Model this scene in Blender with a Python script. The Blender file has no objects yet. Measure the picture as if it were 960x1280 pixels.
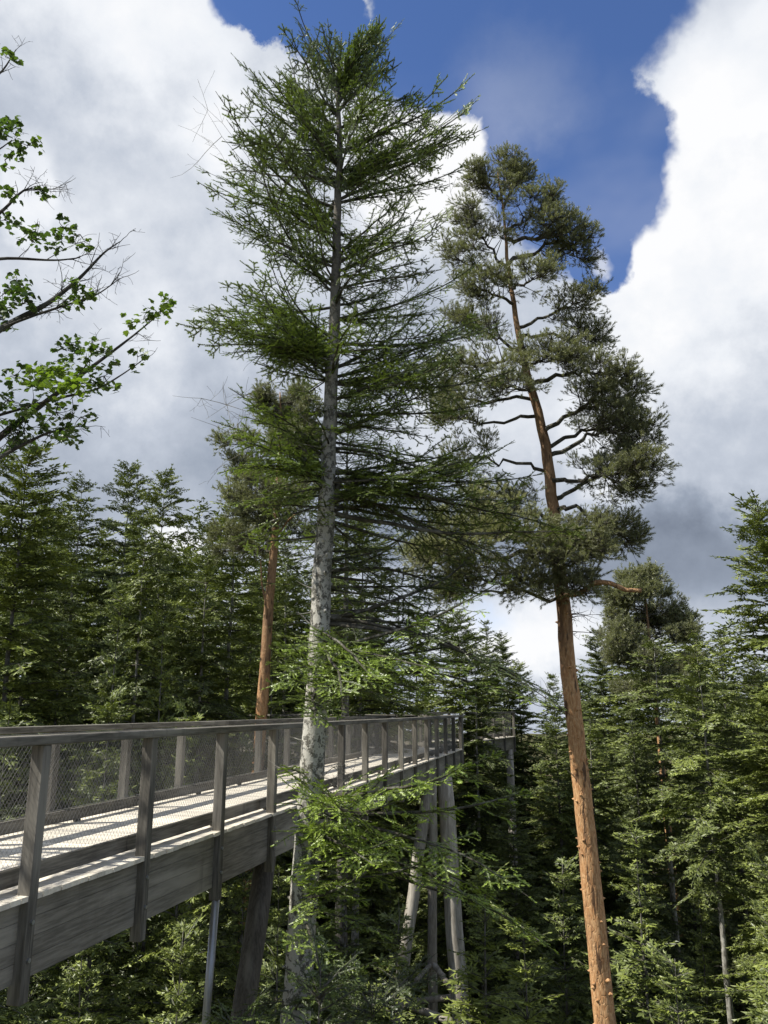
import bpy, math, random
import numpy as np
from mathutils import Vector, Matrix
R = math.radians
C = bpy.data.collections.new('walkway_scene'); bpy.context.scene.collection.children.link(C)
sc = bpy.context.scene

# ------------------------------------------------------------------ camera
EYE = 18.0
PITCH = math.atan(0.247)
cam = bpy.data.objects.new('camera', bpy.data.cameras.new('camera'))
C.objects.link(cam)
cam.location = (0, 0, EYE)
cam.rotation_euler = (math.pi/2 + PITCH, 0, 0)
cam.data.sensor_fit = 'VERTICAL'; cam.data.sensor_height = 36
cam.data.lens = 1000/1280*36
cam.data.clip_end = 3000; cam.data.clip_start = 0.1
sc.camera = cam
sc.render.resolution_x = 768; sc.render.resolution_y = 1024
cp, sp = math.cos(PITCH), math.sin(PITCH)

def ray(px, py):
    u = (px-480)/1000; v = (640-py)/1000
    return np.array([u, cp - v*sp, sp + v*cp])
def P(px, py, Y):                     # where something seen there stands, Y metres ahead
    d = ray(px, py); d = d*(Y/d[1])
    return np.array([d[0], d[1], d[2]+EYE])
def azel(px, py):
    d = ray(px, py); d = d/np.linalg.norm(d)
    return math.atan2(d[0], d[1]), math.asin(d[2])

# ------------------------------------------------------------------ light
SUN_EL = R(50)
SUN_AZ = R(-100)                      # from +Y (ahead) towards +X
sv = Vector((math.sin(SUN_AZ)*math.cos(SUN_EL), math.cos(SUN_AZ)*math.cos(SUN_EL), math.sin(SUN_EL)))
sun = bpy.data.objects.new('sun', bpy.data.lights.new('sun', 'SUN'))
C.objects.link(sun)
sun.rotation_euler = sv.to_track_quat('Z', 'Y').to_euler()
sun.location = (0, 0, 60)
sun.data.energy = 5.0; sun.data.angle = R(0.5); sun.data.color = (1.0, 0.955, 0.88)
sc.view_settings.view_transform = 'Standard'; sc.view_settings.look = 'None'
sc.view_settings.exposure = 0.65; sc.view_settings.gamma = 1.0
sc.view_settings.use_curve_mapping = False
try:
    sc.cycles.max_bounces = 5; sc.cycles.diffuse_bounces = 3; sc.cycles.glossy_bounces = 2
    sc.cycles.transmission_bounces = 3; sc.cycles.transparent_max_bounces = 4
except Exception: pass

class NT:
    """small helper for node trees"""
    def __init__(s, nt): s.nt = nt; s.n = nt.nodes; s.l = nt.links
    def node(s, t, **kw):
        n = s.n.new(t)
        for k, v in kw.items(): setattr(n, k, v)
        return n
    def put(s, sock, v):
        if isinstance(v, (int, float)): sock.default_value = v
        elif isinstance(v, (tuple, list)): sock.default_value = v
        else: s.l.new(v, sock)
    def m(s, op, a, b=0.0, c=None, clamp=False):
        n = s.node('ShaderNodeMath', operation=op, use_clamp=clamp)
        s.put(n.inputs[0], a); s.put(n.inputs[1], b)
        if c is not None: s.put(n.inputs[2], c)
        return n.outputs[0]
    def ss(s, v, a, b, lo=0.0, hi=1.0, smooth=True):
        n = s.node('ShaderNodeMapRange', interpolation_type='SMOOTHSTEP' if smooth else 'LINEAR')
        s.put(n.inputs[0], v); s.put(n.inputs[1], a); s.put(n.inputs[2], b); s.put(n.inputs[3], lo); s.put(n.inputs[4], hi)
        return n.outputs[0]
    def noise(s, vec, scale, detail=4, rough=0.55, dist=0.0):
        n = s.node('ShaderNodeTexNoise')
        if vec is not None: s.l.new(vec, n.inputs['Vector'])
        n.inputs['Scale'].default_value = scale; n.inputs['Detail'].default_value = detail
        n.inputs['Roughness'].default_value = rough; n.inputs['Distortion'].default_value = dist
        return n.outputs['Fac']
    def mapping(s, vec, scale=(1,1,1), loc=(0,0,0), rot=(0,0,0)):
        n = s.node('ShaderNodeMapping'); s.l.new(vec, n.inputs[0])
        n.inputs['Location'].default_value = loc; n.inputs['Rotation'].default_value = rot; n.inputs['Scale'].default_value = scale
        return n.outputs[0]
    def ramp(s, v, stops, interp='LINEAR'):
        n = s.node('ShaderNodeValToRGB'); n.color_ramp.interpolation = interp
        e = n.color_ramp.elements
        while len(e) < len(stops): e.new(0.5)
        for i, (p, c) in enumerate(stops): e[i].position = p; e[i].color = (*c, 1)
        s.put(n.inputs[0], v); return n.outputs[0]
    def mix(s, f, a, b, mode='MIX'):
        n = s.node('ShaderNodeMix', data_type='RGBA', blend_type=mode)
        s.put(n.inputs[0], f)
        for k, v in ((6, a), (7, b)):
            if isinstance(v, tuple) and len(v) == 3: v = (*v, 1)
            s.put(n.inputs[k], v)
        return n.outputs[2]

# world: Nishita sky with broken cumulus laid out by compass direction and elevation
w = bpy.data.worlds.new('World'); sc.world = w; w.use_nodes = True
N = NT(w.node_tree); N.n.clear()
sky = N.node('ShaderNodeTexSky', sky_type='NISHITA')
sky.sun_disc = False; sky.sun_elevation = SUN_EL; sky.sun_rotation = SUN_AZ
sky.altitude = 700; sky.air_density = 1.0; sky.dust_density = 0.0; sky.ozone_density = 4.0
tc = N.node('ShaderNodeTexCoord').outputs['Generated']
sep = N.node('ShaderNodeSeparateXYZ'); N.l.new(tc, sep.inputs[0])
az = N.m('ARCTAN2', sep.outputs[0], sep.outputs[1]); el = N.m('ARCSINE', sep.outputs[2])
n_big = N.noise(tc, 3.2, 6, 0.55); n_mid = N.noise(N.mapping(tc, loc=(3.1, 1.7, 5.2)), 9.0, 8, 0.62)
n_warp = N.noise(N.mapping(tc, loc=(7.7, 2.2, 0.4)), 6.0, 5, 0.6)
n_fine = N.noise(N.mapping(tc, loc=(9.1, 3.3, 6.2)), 22.0, 6, 0.6)
n_soft = N.noise(N.mapping(tc, scale=(1, 1, 1.8), loc=(1.3, 4.4, 2.9)), 4.0, 4, 0.5)
azw = N.m('ADD', az, N.m('MULTIPLY', N.m('SUBTRACT', n_warp, 0.5), 0.16))
elw = N.m('ADD', el, N.m('MULTIPLY', N.m('SUBTRACT', n_mid, 0.5), 0.13))
def blob(px, py, rx, ry, a=0.75, b=1.25, warp=True):
    a0, e0 = azel(px, py); ra = abs(azel(px+rx, py)[0]-azel(px-rx, py)[0])/2; re = abs(azel(px, py+ry)[1]-azel(px, py-ry)[1])/2
    A, E = (azw, elw) if warp else (az, el)
    dx = N.m('DIVIDE', N.m('SUBTRACT', A, a0), ra); dy = N.m('DIVIDE', N.m('SUBTRACT', E, e0), re)
    d = N.m('SQRT', N.m('ADD', N.m('MULTIPLY', dx, dx), N.m('MULTIPLY', dy, dy)))
    return N.ss(d, b, a)
def add(*xs):
    r = xs[0]
    for x in xs[1:]: r = N.m('ADD', r, x)
    return r
def mx(*xs):
    r = xs[0]
    for x in xs[1:]: r = N.m('MAXIMUM', r, x)
    return r
blue = mx(blob(640, 40, 215, 115), blob(715, 190, 125, 165), blob(370, 20, 110, 62) , blob(745, 300, 60, 60))
# the part of the sky behind and beside the view gets its own openings
side = N.m('MULTIPLY', N.ss(N.m('ABSOLUTE', az), 0.75, 1.0), N.ss(n_big, 0.48, 0.56))
blue = mx(blue, side)
Cn = N.m('SUBTRACT', N.m('ADD', 1.0, N.m('ADD', N.m('MULTIPLY', N.m('SUBTRACT', n_mid, 0.5), 1.25), N.m('MULTIPLY', N.m('SUBTRACT', n_fine, 0.5), 0.45))), blue)
mask = N.ss(Cn, 0.22, 0.72)
haze = N.m('MULTIPLY', N.ss(n_soft, 0.45, 0.75), 0.12)      # thin veil in the blue
mask = N.m('SUBTRACT', mask, N.m('MULTIPLY', blob(605, 765, 45, 26, 0.1, 1.4), 0.4))
mask = mx(mask, haze, N.m('MULTIPLY', blob(745, 318, 22, 16, 0.3, 1.3), 0.6), N.m('MULTIPLY', blob(650, 120, 90, 90, 0.1, 1.4), 0.22))
B = add(0.63, N.m('MULTIPLY', blob(180, 330, 200, 230, 0.2, 1.5), 0.13),
        N.m('MULTIPLY', blob(900, 300, 230, 210, 0.3, 1.3), 0.30), N.m('MULTIPLY', blob(920, 90, 110, 120, 0.5, 1.4), 0.2),
        N.m('MULTIPLY', blob(170, 30, 330, 130, 0.1, 1.5), 0.24), N.m('MULTIPLY', blob(540, 190, 110, 110, 0.4, 1.4), 0.4),
        N.m('MULTIPLY', blob(25, 235, 45, 70, 0.5, 1.2), 0.2), N.m('MULTIPLY', blob(290, 160, 50, 90, 0.3, 1.3), 0.15),
        N.m('MULTIPLY', blob(235, 675, 45, 26, 0.4, 1.4), 0.45), N.m('MULTIPLY', blob(660, 790, 130, 60, 0.3, 1.4), 0.42),
        N.m('MULTIPLY', blob(760, 520, 110, 90, 0.3, 1.4), 0.2),
        N.m('MULTIPLY', blob(880, 690, 330, 75, 0.2, 1.4), -0.44), N.m('MULTIPLY', blob(560, 650, 160, 60, 0.2, 1.4), -0.30),
        N.m('MULTIPLY', blob(110, 560, 330, 150, 0.1, 1.5), -0.14), N.m('MULTIPLY', blob(110, 380, 90, 90, 0.1, 1.5), -0.05),
        N.m('MULTIPLY', N.m('SUBTRACT', n_soft, 0.5), 0.62), N.m('MULTIPLY', N.m('SUBTRACT', n_mid, 0.5), 0.45), N.m('MULTIPLY', N.m('SUBTRACT', n_fine, 0.5), 0.22))
ccol = N.ramp(B, [(0.0, (0.15, 0.18, 0.24)), (0.35, (0.33, 0.38, 0.47)), (0.6, (0.55, 0.60, 0.69)), (0.85, (0.86, 0.89, 0.94)), (1.0, (0.98, 0.985, 1.0))])
bg1 = N.node('ShaderNodeBackground'); bg1.inputs[1].default_value = 0.085
hs = N.node('ShaderNodeHueSaturation'); hs.inputs['Saturation'].default_value = 1.12; N.l.new(sky.outputs[0], hs.inputs['Color'])
N.l.new(N.mix(1.0, hs.outputs[0], (1.28, 1.08, 1.18), 'MULTIPLY'), bg1.inputs[0])
bg2 = N.node('ShaderNodeBackground'); bg2.inputs[1].default_value = 0.64; N.l.new(ccol, bg2.inputs[0])
mxs = N.node('ShaderNodeMixShader'); N.l.new(mask, mxs.inputs[0]); N.l.new(bg1.outputs[0], mxs.inputs[1]); N.l.new(bg2.outputs[0], mxs.inputs[2])
wo = N.node('ShaderNodeOutputWorld'); N.l.new(mxs.outputs[0], wo.inputs[0])
try: w.cycles.sampling_method = 'MANUAL'; w.cycles.sample_map_resolution = 512
except Exception: pass

# ------------------------------------------------------------------ materials
def mat(name):
    m = bpy.data.materials.new(name); m.use_nodes = True
    n = NT(m.node_tree); n.n.clear(); out = n.node('ShaderNodeOutputMaterial'); return m, n, out
def bump(n, h, strength, dist=0.01):
    b = n.node('ShaderNodeBump'); b.inputs['Strength'].default_value = strength; b.inputs['Distance'].default_value = dist
    n.l.new(h, b.inputs['Height']); return b.outputs[0]
def principled(n, out, col, rough=0.8, normal=None, metal=0.0, spec=0.3):
    p = n.node('ShaderNodeBsdfPrincipled'); n.put(p.inputs['Base Color'], col if not (isinstance(col, tuple) and len(col) == 3) else (*col, 1))
    n.put(p.inputs['Roughness'], rough); p.inputs['Metallic'].default_value = metal
    p.inputs['Specular IOR Level'].default_value = spec
    if normal is not None: n.l.new(normal, p.inputs['Normal'])
    n.l.new(p.outputs[0], out.inputs[0]); return p
def foliage(name, stops, trans=0.3, rough=0.45, gloss=0.06, var=0.25):
    m, n, out = mat(name)
    a = n.node('ShaderNodeAttribute', attribute_name='tint').outputs['Fac']
    oi = n.node('ShaderNodeObjectInfo').outputs['Random']
    t = n.m('ADD', a, n.m('MULTIPLY', n.m('SUBTRACT', oi, 0.5), var))
    col = n.ramp(t, stops)
    d = n.node('ShaderNodeBsdfDiffuse'); n.l.new(col, d.inputs[0])
    tcol = n.mix(1.0, col, (1.15, 1.22, 0.62), 'MULTIPLY')
    tr = n.node('ShaderNodeBsdfTranslucent'); n.l.new(tcol, tr.inputs[0])
    g = n.node('ShaderNodeBsdfGlossy'); g.inputs[0].default_value = (1, 1, 1, 1); g.inputs[1].default_value = rough
    m1 = n.node('ShaderNodeMixShader'); m1.inputs[0].default_value = trans; n.l.new(d.outputs[0], m1.inputs[1]); n.l.new(tr.outputs[0], m1.inputs[2])
    m2 = n.node('ShaderNodeMixShader'); m2.inputs[0].default_value = gloss; n.l.new(m1.outputs[0], m2.inputs[1]); n.l.new(g.outputs[0], m2.inputs[2])
    n.l.new(m2.outputs[0], out.inputs[0]); return m
M = {}
M['fir'] = foliage('fir_needles', [(0.0, (0.034, 0.046, 0.021)), (0.5, (0.080, 0.108, 0.034)), (1.0, (0.27, 0.37, 0.045))], 0.22)
M['firfar'] = foliage('far_fir_needles', [(0.0, (0.042, 0.056, 0.026)), (0.5, (0.112, 0.140, 0.040)), (1.0, (0.28, 0.33, 0.065))], 0.14, gloss=0.03, var=0.3)
M['pine'] = foliage('pine_needles', [(0.0, (0.13, 0.14, 0.075)), (0.5, (0.23, 0.24, 0.12)), (1.0, (0.36, 0.36, 0.18))], 0.4, gloss=0.05)
M['maple'] = foliage('maple_leaves', [(0.0, (0.035, 0.07, 0.015)), (0.5, (0.07, 0.12, 0.02)), (1.0, (0.19, 0.28, 0.035))], 0.4, gloss=0.05)

def bark(name, base, dark, light, kind):
    m, n, out = mat(name)
    o = n.node('ShaderNodeTexCoord').outputs['Object']
    if kind == 'fir':
        a = n.noise(n.mapping(o, (1, 1, 0.8)), 10.5, 6, 0.68); f = n.noise(o, 38, 4, 0.6)
        g = n.noise(n.mapping(o, (1, 1, 0.25), (5, 2, 1)), 2.0, 2)
        c = n.mix(n.ss(g, 0.35, 0.7), base, light)
        c = n.mix(n.ss(n.m('ADD', a, n.m('MULTIPLY', n.m('SUBTRACT', f, 0.5), 0.5)), 0.485, 0.55), c, dark)
        c = n.mix(n.m('MULTIPLY', n.ss(f, 0.5, 0.65), 0.30), c, light)
        sz = n.node('ShaderNodeSeparateXYZ'); n.l.new(o, sz.inputs[0])      # foliage shade on the upper trunk, painted in as a darker brown
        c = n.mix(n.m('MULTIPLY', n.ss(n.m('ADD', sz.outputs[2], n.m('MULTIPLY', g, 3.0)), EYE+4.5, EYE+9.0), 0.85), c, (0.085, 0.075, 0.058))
        h = n.m('ADD', a, n.m('MULTIPLY', f, 0.5)); nm = bump(n, h, 0.6, 0.02)
    elif kind == 'pine':
        v = n.node('ShaderNodeTexVoronoi', feature='DISTANCE_TO_EDGE'); v.inputs['Scale'].default_value = 15
        warp = n.node('ShaderNodeVectorMath', operation='ADD'); nn = n.node('ShaderNodeTexNoise'); nn.inputs['Scale'].default_value = 3; nn.inputs['Detail'].default_value = 3
        n.l.new(o, nn.inputs['Vector']); sc_ = n.node('ShaderNodeVectorMath', operation='SCALE'); n.l.new(nn.outputs['Color'], sc_.inputs[0]); sc_.inputs['Scale'].default_value = 0.18
        mp = n.mapping(o, (1, 1, 0.28)); n.l.new(mp, warp.inputs[0]); n.l.new(sc_.outputs[0], warp.inputs[1]); n.l.new(warp.outputs[0], v.inputs['Vector'])
        f = n.noise(n.mapping(o, (1, 1, 0.35)), 24, 5, 0.65); big = n.noise(n.mapping(o, (1, 1, 0.3), (2, 8, 3)), 3.5, 4, 0.6)
        c = n.mix(n.ss(f, 0.35, 0.68), base, light)
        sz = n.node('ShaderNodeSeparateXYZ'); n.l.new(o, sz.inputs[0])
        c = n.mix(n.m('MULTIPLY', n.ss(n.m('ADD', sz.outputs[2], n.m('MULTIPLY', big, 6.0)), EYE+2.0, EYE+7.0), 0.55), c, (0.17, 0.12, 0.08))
        c = n.mix(n.m('MULTIPLY', n.ss(n.noise(n.mapping(o, (1, 1, 0.16), (6, 1, 2)), 7, 4, 0.6), 0.56, 0.62), 0.85), c, (0.055, 0.035, 0.024))
        c = n.mix(n.m('MULTIPLY', n.ss(big, 0.50, 0.66), 0.8), c, dark)
        c = n.mix(n.m('MULTIPLY', n.ss(v.outputs['Distance'], 0.05, 0.0), 0.28), c, dark)
        h = n.m('ADD', n.ss(v.outputs['Distance'], 0.0, 0.12), n.m('MULTIPLY', f, 0.8)); nm = bump(n, h, 0.5, 0.015)
    else:
        f = n.noise(n.mapping(o, (1, 1, 0.3)), 14, 5, 0.6)
        c = n.mix(n.ss(f, 0.35, 0.65), base, dark); c = n.mix(n.m('MULTIPLY', n.ss(n.noise(o, 5, 3), 0.5, 0.62), 0.6), c, light)
        nm = bump(n, f, 0.5, 0.02)
    principled(n, out, c, 0.9, nm, spec=0.15); return m
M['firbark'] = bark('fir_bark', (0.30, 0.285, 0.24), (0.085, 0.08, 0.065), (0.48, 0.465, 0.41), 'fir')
M['farbark'] = bark('far_fir_bark', (0.30, 0.29, 0.25), (0.10, 0.095, 0.075), (0.42, 0.41, 0.36), 'plain')
M['midbark'] = bark('brown_fir_bark', (0.13, 0.12, 0.10), (0.06, 0.055, 0.045), (0.24, 0.235, 0.21), 'plain')
M['twig'] = bark('twig_bark', (0.085, 0.078, 0.060), (0.04, 0.037, 0.028), (0.17, 0.165, 0.14), 'plain')
M['deadwood'] = bark('dead_twig', (0.22, 0.21, 0.18), (0.10, 0.09, 0.075), (0.35, 0.34, 0.30), 'plain')
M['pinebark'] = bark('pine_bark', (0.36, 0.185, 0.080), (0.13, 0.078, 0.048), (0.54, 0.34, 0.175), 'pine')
M['maplebark'] = bark('maple_bark', (0.06, 0.055, 0.045), (0.03, 0.027, 0.022), (0.10, 0.10, 0.085), 'plain')

def timber(name, axis, base, dark, light, grain=1.0):
    m, n, out = mat(name)
    o = n.node('ShaderNodeTexCoord').outputs['Object']
    s = [14, 14, 14]; s['xyz'.index(axis)] = 0.9
    s2 = [4, 4, 4]; s2['xyz'.index(axis)] = 0.5
    g = n.noise(n.mapping(o, tuple(s)), 3.0, 6, 0.65); b = n.noise(n.mapping(o, tuple(s2)), 1.0, 4, 0.6)
    st = n.noise(n.mapping(o, (3, 3, 0.5), (4, 4, 9)), 1.6, 4, 0.6)
    a = n.node('ShaderNodeAttribute', attribute_name='tint').outputs['Fac']
    c = n.mix(n.ss(g, 0.35, 0.68), dark, base)
    c = n.mix(n.ss(b, 0.45, 0.72), c, light)
    c = n.mix(n.m('MULTIPLY', n.ss(st, 0.55, 0.72), 0.45), c, dark)
    c = n.mix(1.0, c, n.ramp(a, [(0, (0.72, 0.72, 0.73)), (1, (1.15, 1.13, 1.08))]), 'MULTIPLY')
    nm = bump(n, g, 0.4*grain, 0.006)
    principled(n, out, c, 0.85, nm, spec=0.2); return m
TC = ((0.165, 0.155, 0.132), (0.075, 0.070, 0.060), (0.27, 0.255, 0.22))
for ax in 'xyz': M['timber_'+ax] = timber('weathered_timber_'+ax, ax, *TC)
M['deck'] = timber('deck_boards', 'x', (0.66, 0.615, 0.52), (0.53, 0.49, 0.415), (0.72, 0.68, 0.59))
M['beam'] = timber('grey_beam_boards', 'y', (0.25, 0.232, 0.195), (0.14, 0.13, 0.108), (0.34, 0.318, 0.27))
M['log'] = timber('peeled_log', 'z', (0.42, 0.39, 0.335), (0.22, 0.20, 0.17), (0.54, 0.51, 0.45))
M['shadelog'] = timber('shade_toned_log', 'z', (0.10, 0.09, 0.075), (0.05, 0.045, 0.038), (0.16, 0.15, 0.13))  # log colour darkened to paint in the shade under the walkway
m, n, out = mat('galvanised_steel'); principled(n, out, n.ramp(n.noise(None, 30, 3), [(0.3, (0.25, 0.26, 0.27)), (0.7, (0.38, 0.39, 0.40))]), 0.45, metal=0.8, spec=0.5); M['steel'] = m
m, n, out = mat('steel_wire'); principled(n, out, (0.24, 0.235, 0.22), 0.45, metal=0.6, spec=0.5); M['wire'] = m
m, n, out = mat('forest_floor')
o = n.node('ShaderNodeTexCoord').outputs['Object']
f = n.noise(o, 0.35, 6, 0.65); g = n.noise(o, 3.0, 5, 0.7)
principled(n, out, n.mix(n.ss(f, 0.42, 0.6), n.mix(g, (0.05, 0.034, 0.018), (0.11, 0.08, 0.045)), n.mix(g, (0.03, 0.05, 0.012), (0.06, 0.09, 0.02))), 0.95, bump(n, g, 0.8, 0.1), spec=0.1); M['floor'] = m

# ------------------------------------------------------------------ mesh building
class MB:
    def join(s, o):
        for i, v in enumerate(o.V): s.V.append(v); s.T.append(o.T[i])
        s.quad += [q+s.n for q in o.quad]; s.tri += [q+s.n for q in o.tri]
        s.qm += [np.ones_like(q) for q in o.qm]; s.tm += [np.ones_like(q) for q in o.tm]; s.n += o.n
    def __init__(s): s.V = []; s.T = []; s.tri = []; s.quad = []; s.tm = []; s.qm = []; s.n = 0
    def add(s, v, tri=None, quad=None, tint=0.5, mi=0):
        v = np.asarray(v, float).reshape(-1, 3)
        s.V.append(v); s.T.append(np.broadcast_to(np.asarray(tint, float), (len(v),)))
        if tri is not None and len(tri): s.tri.append(np.asarray(tri, int).reshape(-1, 3)+s.n); s.tm.append(np.full(len(s.tri[-1]), mi))
        if quad is not None and len(quad): s.quad.append(np.asarray(quad, int).reshape(-1, 4)+s.n); s.qm.append(np.full(len(s.quad[-1]), mi))
        s.n += len(v)
    def box(s, a, b, tint=0.5, mi=0, rot=None, jit=None):
        x0, y0, z0 = a; x1, y1, z1 = b
        v = np.array([[x0,y0,z0],[x1,y0,z0],[x1,y1,z0],[x0,y1,z0],[x0,y0,z1],[x1,y0,z1],[x1,y1,z1],[x0,y1,z1]], float)
        if rot is not None: v = v @ rot[0].T + rot[1]
        s.add(v, quad=[[0,3,2,1],[4,5,6,7],[0,1,5,4],[1,2,6,5],[2,3,7,6],[3,0,4,7]], tint=tint, mi=mi)
    def tube(s, pts, rad, sides=8, mi=0, tint=0.5, caps=True, wob=0.0, rng=None):
        pts = np.asarray(pts, float); k = len(pts); rad = np.broadcast_to(np.asarray(rad, float), (k,))
        d = np.gradient(pts, axis=0); d /= (np.linalg.norm(d, axis=1, keepdims=True)+1e-9)
        ref = np.array([0.0, 0, 1]) if abs(d[:, 2]).mean() < 0.8 else np.array([1.0, 0, 0])
        a = np.cross(d, ref); a /= (np.linalg.norm(a, axis=1, keepdims=True)+1e-9); b = np.cross(d, a)
        th = np.arange(sides)/sides*2*math.pi
        r = rad[:, None]*np.ones(sides)[None]
        if wob and rng is not None: r = r*(1+wob*rng.standard_normal(r.shape))
        ring = pts[:, None]+r[..., None]*(np.cos(th)[None, :, None]*a[:, None]+np.sin(th)[None, :, None]*b[:, None])
        v = ring.reshape(-1, 3)
        i = np.arange(k-1)[:, None]*sides; j = np.arange(sides)[None]; j2 = (j+1) % sides
        q = np.stack([i+j, i+j2, i+sides+j2, i+sides+j], -1).reshape(-1, 4)
        tri = []
        if caps:
            v = np.vstack([v, pts[:1], pts[-1:]]); c0 = k*sides; c1 = c0+1
            for t in range(sides):
                tri += [[c0, (t+1) % sides, t], [c1, (k-1)*sides+t, (k-1)*sides+(t+1) % sides]]
        s.add(v, tri=tri, quad=q, tint=tint, mi=mi)
    def build(s, name, mats, parent=None, smooth=False, loc=None, bevel=0):
        me = bpy.data.meshes.new(name)
        if s.n > 200000: print('BIG', name, s.n)
        V = np.concatenate(s.V); T = np.concatenate(s.T)
        if loc is not None: V = V-np.asarray(loc)
        tri = np.concatenate(s.tri) if s.tri else np.zeros((0, 3), int); quad = np.concatenate(s.quad) if s.quad else np.zeros((0, 4), int)
        mi = np.concatenate(s.tm+s.qm)
        nl = tri.size+quad.size
        me.vertices.add(len(V)); me.vertices.foreach_set('co', V.astype(np.float32).ravel())
        me.loops.add(nl); me.loops.foreach_set('vertex_index', np.concatenate([tri.ravel(), quad.ravel()]).astype(np.int32))
        me.polygons.add(len(tri)+len(quad))
        st = np.concatenate([np.arange(len(tri))*3, tri.size+np.arange(len(quad))*4]).astype(np.int32)
        me.polygons.foreach_set('loop_start', st)
        me.polygons.foreach_set('material_index', mi.astype(np.int32))
        if smooth: me.polygons.foreach_set('use_smooth', np.ones(len(mi), bool))
        else: me.polygons.foreach_set('use_smooth', np.zeros(len(mi), bool))
        at = me.attributes.new('tint', 'FLOAT', 'POINT'); at.data.foreach_set('value', T.astype(np.float32))
        me.update(calc_edges=True)
        for x in (mats if isinstance(mats, (list, tuple)) else [mats]): me.materials.append(x)
        o = bpy.data.objects.new(name, me); C.objects.link(o)
        if parent is not None: o.parent = parent
        if bevel:
            b = o.modifiers.new('bevel', 'BEVEL'); b.width = bevel; b.segments = 1; b.limit_method = 'ANGLE'
        return o
def empty(name, loc=(0,0,0), rz=0.0):
    o = bpy.data.objects.new(name, None); C.objects.link(o); o.location = loc; o.rotation_euler = (0, 0, rz); o.empty_display_size = 0.3; return o
def tag(o, label, cat, group=None):
    o['label'] = label; o['category'] = cat
    if group: o['group'] = group
    return o
def nrm(v): v = np.asarray(v, float); return v/(np.linalg.norm(v)+1e-9)
def frame(d, roll=0.0):
    d = nrm(d); s = np.cross([0, 0, 1.0], d)
    if np.linalg.norm(s) < 1e-3: s = np.array([0, 1.0, 0])
    s = nrm(s); u = np.cross(d, s)
    c, t = math.cos(roll), math.sin(roll); s2 = s*c+u*t; u2 = u*c-s*t
    return np.stack([d, s2, u2], 1)          # columns

# ------------------------------------------------------------------ fir spray templates
class Tmpl: pass
def grow(p, d, nr, L, lvl, rng, shoots, wood, s0=0.0, dens=1.0, seg=0.09, droop=0.0):
    """a flat spray: the axis carries needles, side shoots leave it alternately"""
    p = np.array(p, float); d = nrm(d); n = max(1, int(round(L/seg))); step = L/n
    if lvl >= 2 and seg < .1: n = 1; step = L
    r0 = 0.0022+0.0042*L
    pts = [p.copy()]
    wig = 0.10 if lvl else 0.07
    ds = []
    for i in range(n):
        d = nrm(d+rng.normal(0, wig, 3)*np.array([1, 1, 0.5])+np.array([0, 0, -droop*step]))
        q = p+d*step; fr = (i+0.5)/n
        if fr >= s0 and (lvl > 0 or rng.random() < 0.8): shoots.append((p.copy(), d.copy(), nr.copy(), step*1.1, 1.0*(i == n-1)+0.25*fr))
        ds.append(d.copy()); p = q; pts.append(p.copy())
    wood.append((np.array(pts), r0, lvl))
    if L < 0.13 or (lvl >= 2 and seg < .1): return
    sp_ = (0.17 if lvl == 0 else 0.115)/dens; s = max(s0*L, 0.03); side = 1; ph0 = rng.uniform(0, 6)
    while s < L-0.02:
        i = min(n-1, int(s/step)); b = pts[i]+ds[i]*(s-i*step); dd = ds[i]
        rem = L-s; ramp = min(1.0, 0.35+(s-s0*L)/(0.25*L+0.05))
        for sg in (side, -side):
            if rng.random() < 0.13 or (lvl == 0 and seg < .1 and math.sin(s*7.3+ph0)+0.5*math.sin(s*17+2*ph0) > 0.75): continue
            l = (0.50 if lvl == 0 else 0.55)*(rem**0.85)*ramp*rng.uniform(0.5, 1.2)+0.035
            if lvl == 0: l = min(l, 0.80)
            if lvl >= 1: l = min(max(l, 0.07), 0.16)
            a = R(rng.uniform(42, 64)); S = nrm(np.cross(nr, dd))
            cd = dd*math.cos(a)+S*sg*math.sin(a)+nr*rng.normal(-0.05, 0.14)
            n2 = nrm(nr+rng.normal(0, 0.22, 3))
            grow(b, cd, n2, l, lvl+1, rng, shoots, wood, 0.0, dens, seg, droop*0.8+0.15)
        s += sp_*rng.uniform(0.6, 1.4); side = -side
def needle_tris(shoots, per, ln, wd, rng, spread=1.0):
    O = np.array([s[0] for s in shoots]); D = np.array([s[1] for s in shoots]); Nn = np.array([s[2] for s in shoots])
    Ln = np.array([s[3] for s in shoots]); tip = np.array([s[4] for s in shoots]); k = len(O)
    S = np.cross(Nn, D); S /= np.linalg.norm(S, axis=1, keepdims=True)+1e-9; U = np.cross(D, S)
    t = (np.arange(per)+0.5)/per; sg = np.where(np.arange(per) % 2 == 0, 1.0, -1.0)
    t = t[None]+rng.uniform(-0.05, 0.05, (k, per)); a = rng.uniform(R(30), R(62), (k, per))
    # needles mostly comb sideways, some stand up on the shoot
    ph = rng.normal(0.25, 0.45, (k, per))
    b = O[:, None]+D[:, None]*(t*Ln[:, None])[..., None]
    side = (S[:, None]*sg[None, :, None]*np.cos(ph)[..., None]+U[:, None]*np.abs(np.sin(ph))[..., None])
    nd = D[:, None]*np.cos(a)[..., None]+side*np.sin(a)[..., None]*spread
    l = ln*rng.uniform(0.75, 1.15, (k, per))
    v = np.stack([b-D[:, None]*wd/2, b+D[:, None]*wd/2, b+nd*l[..., None]], 2).reshape(-1, 3)
    tn = rng.normal(0, 0.07, (k, 1))+0.22+0.35*np.clip(tip, 0, 1)[:, None]**1.5+0.05*t
    return v, np.arange(len(v)).reshape(-1, 3), np.repeat(tn.reshape(-1), 3)
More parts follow.
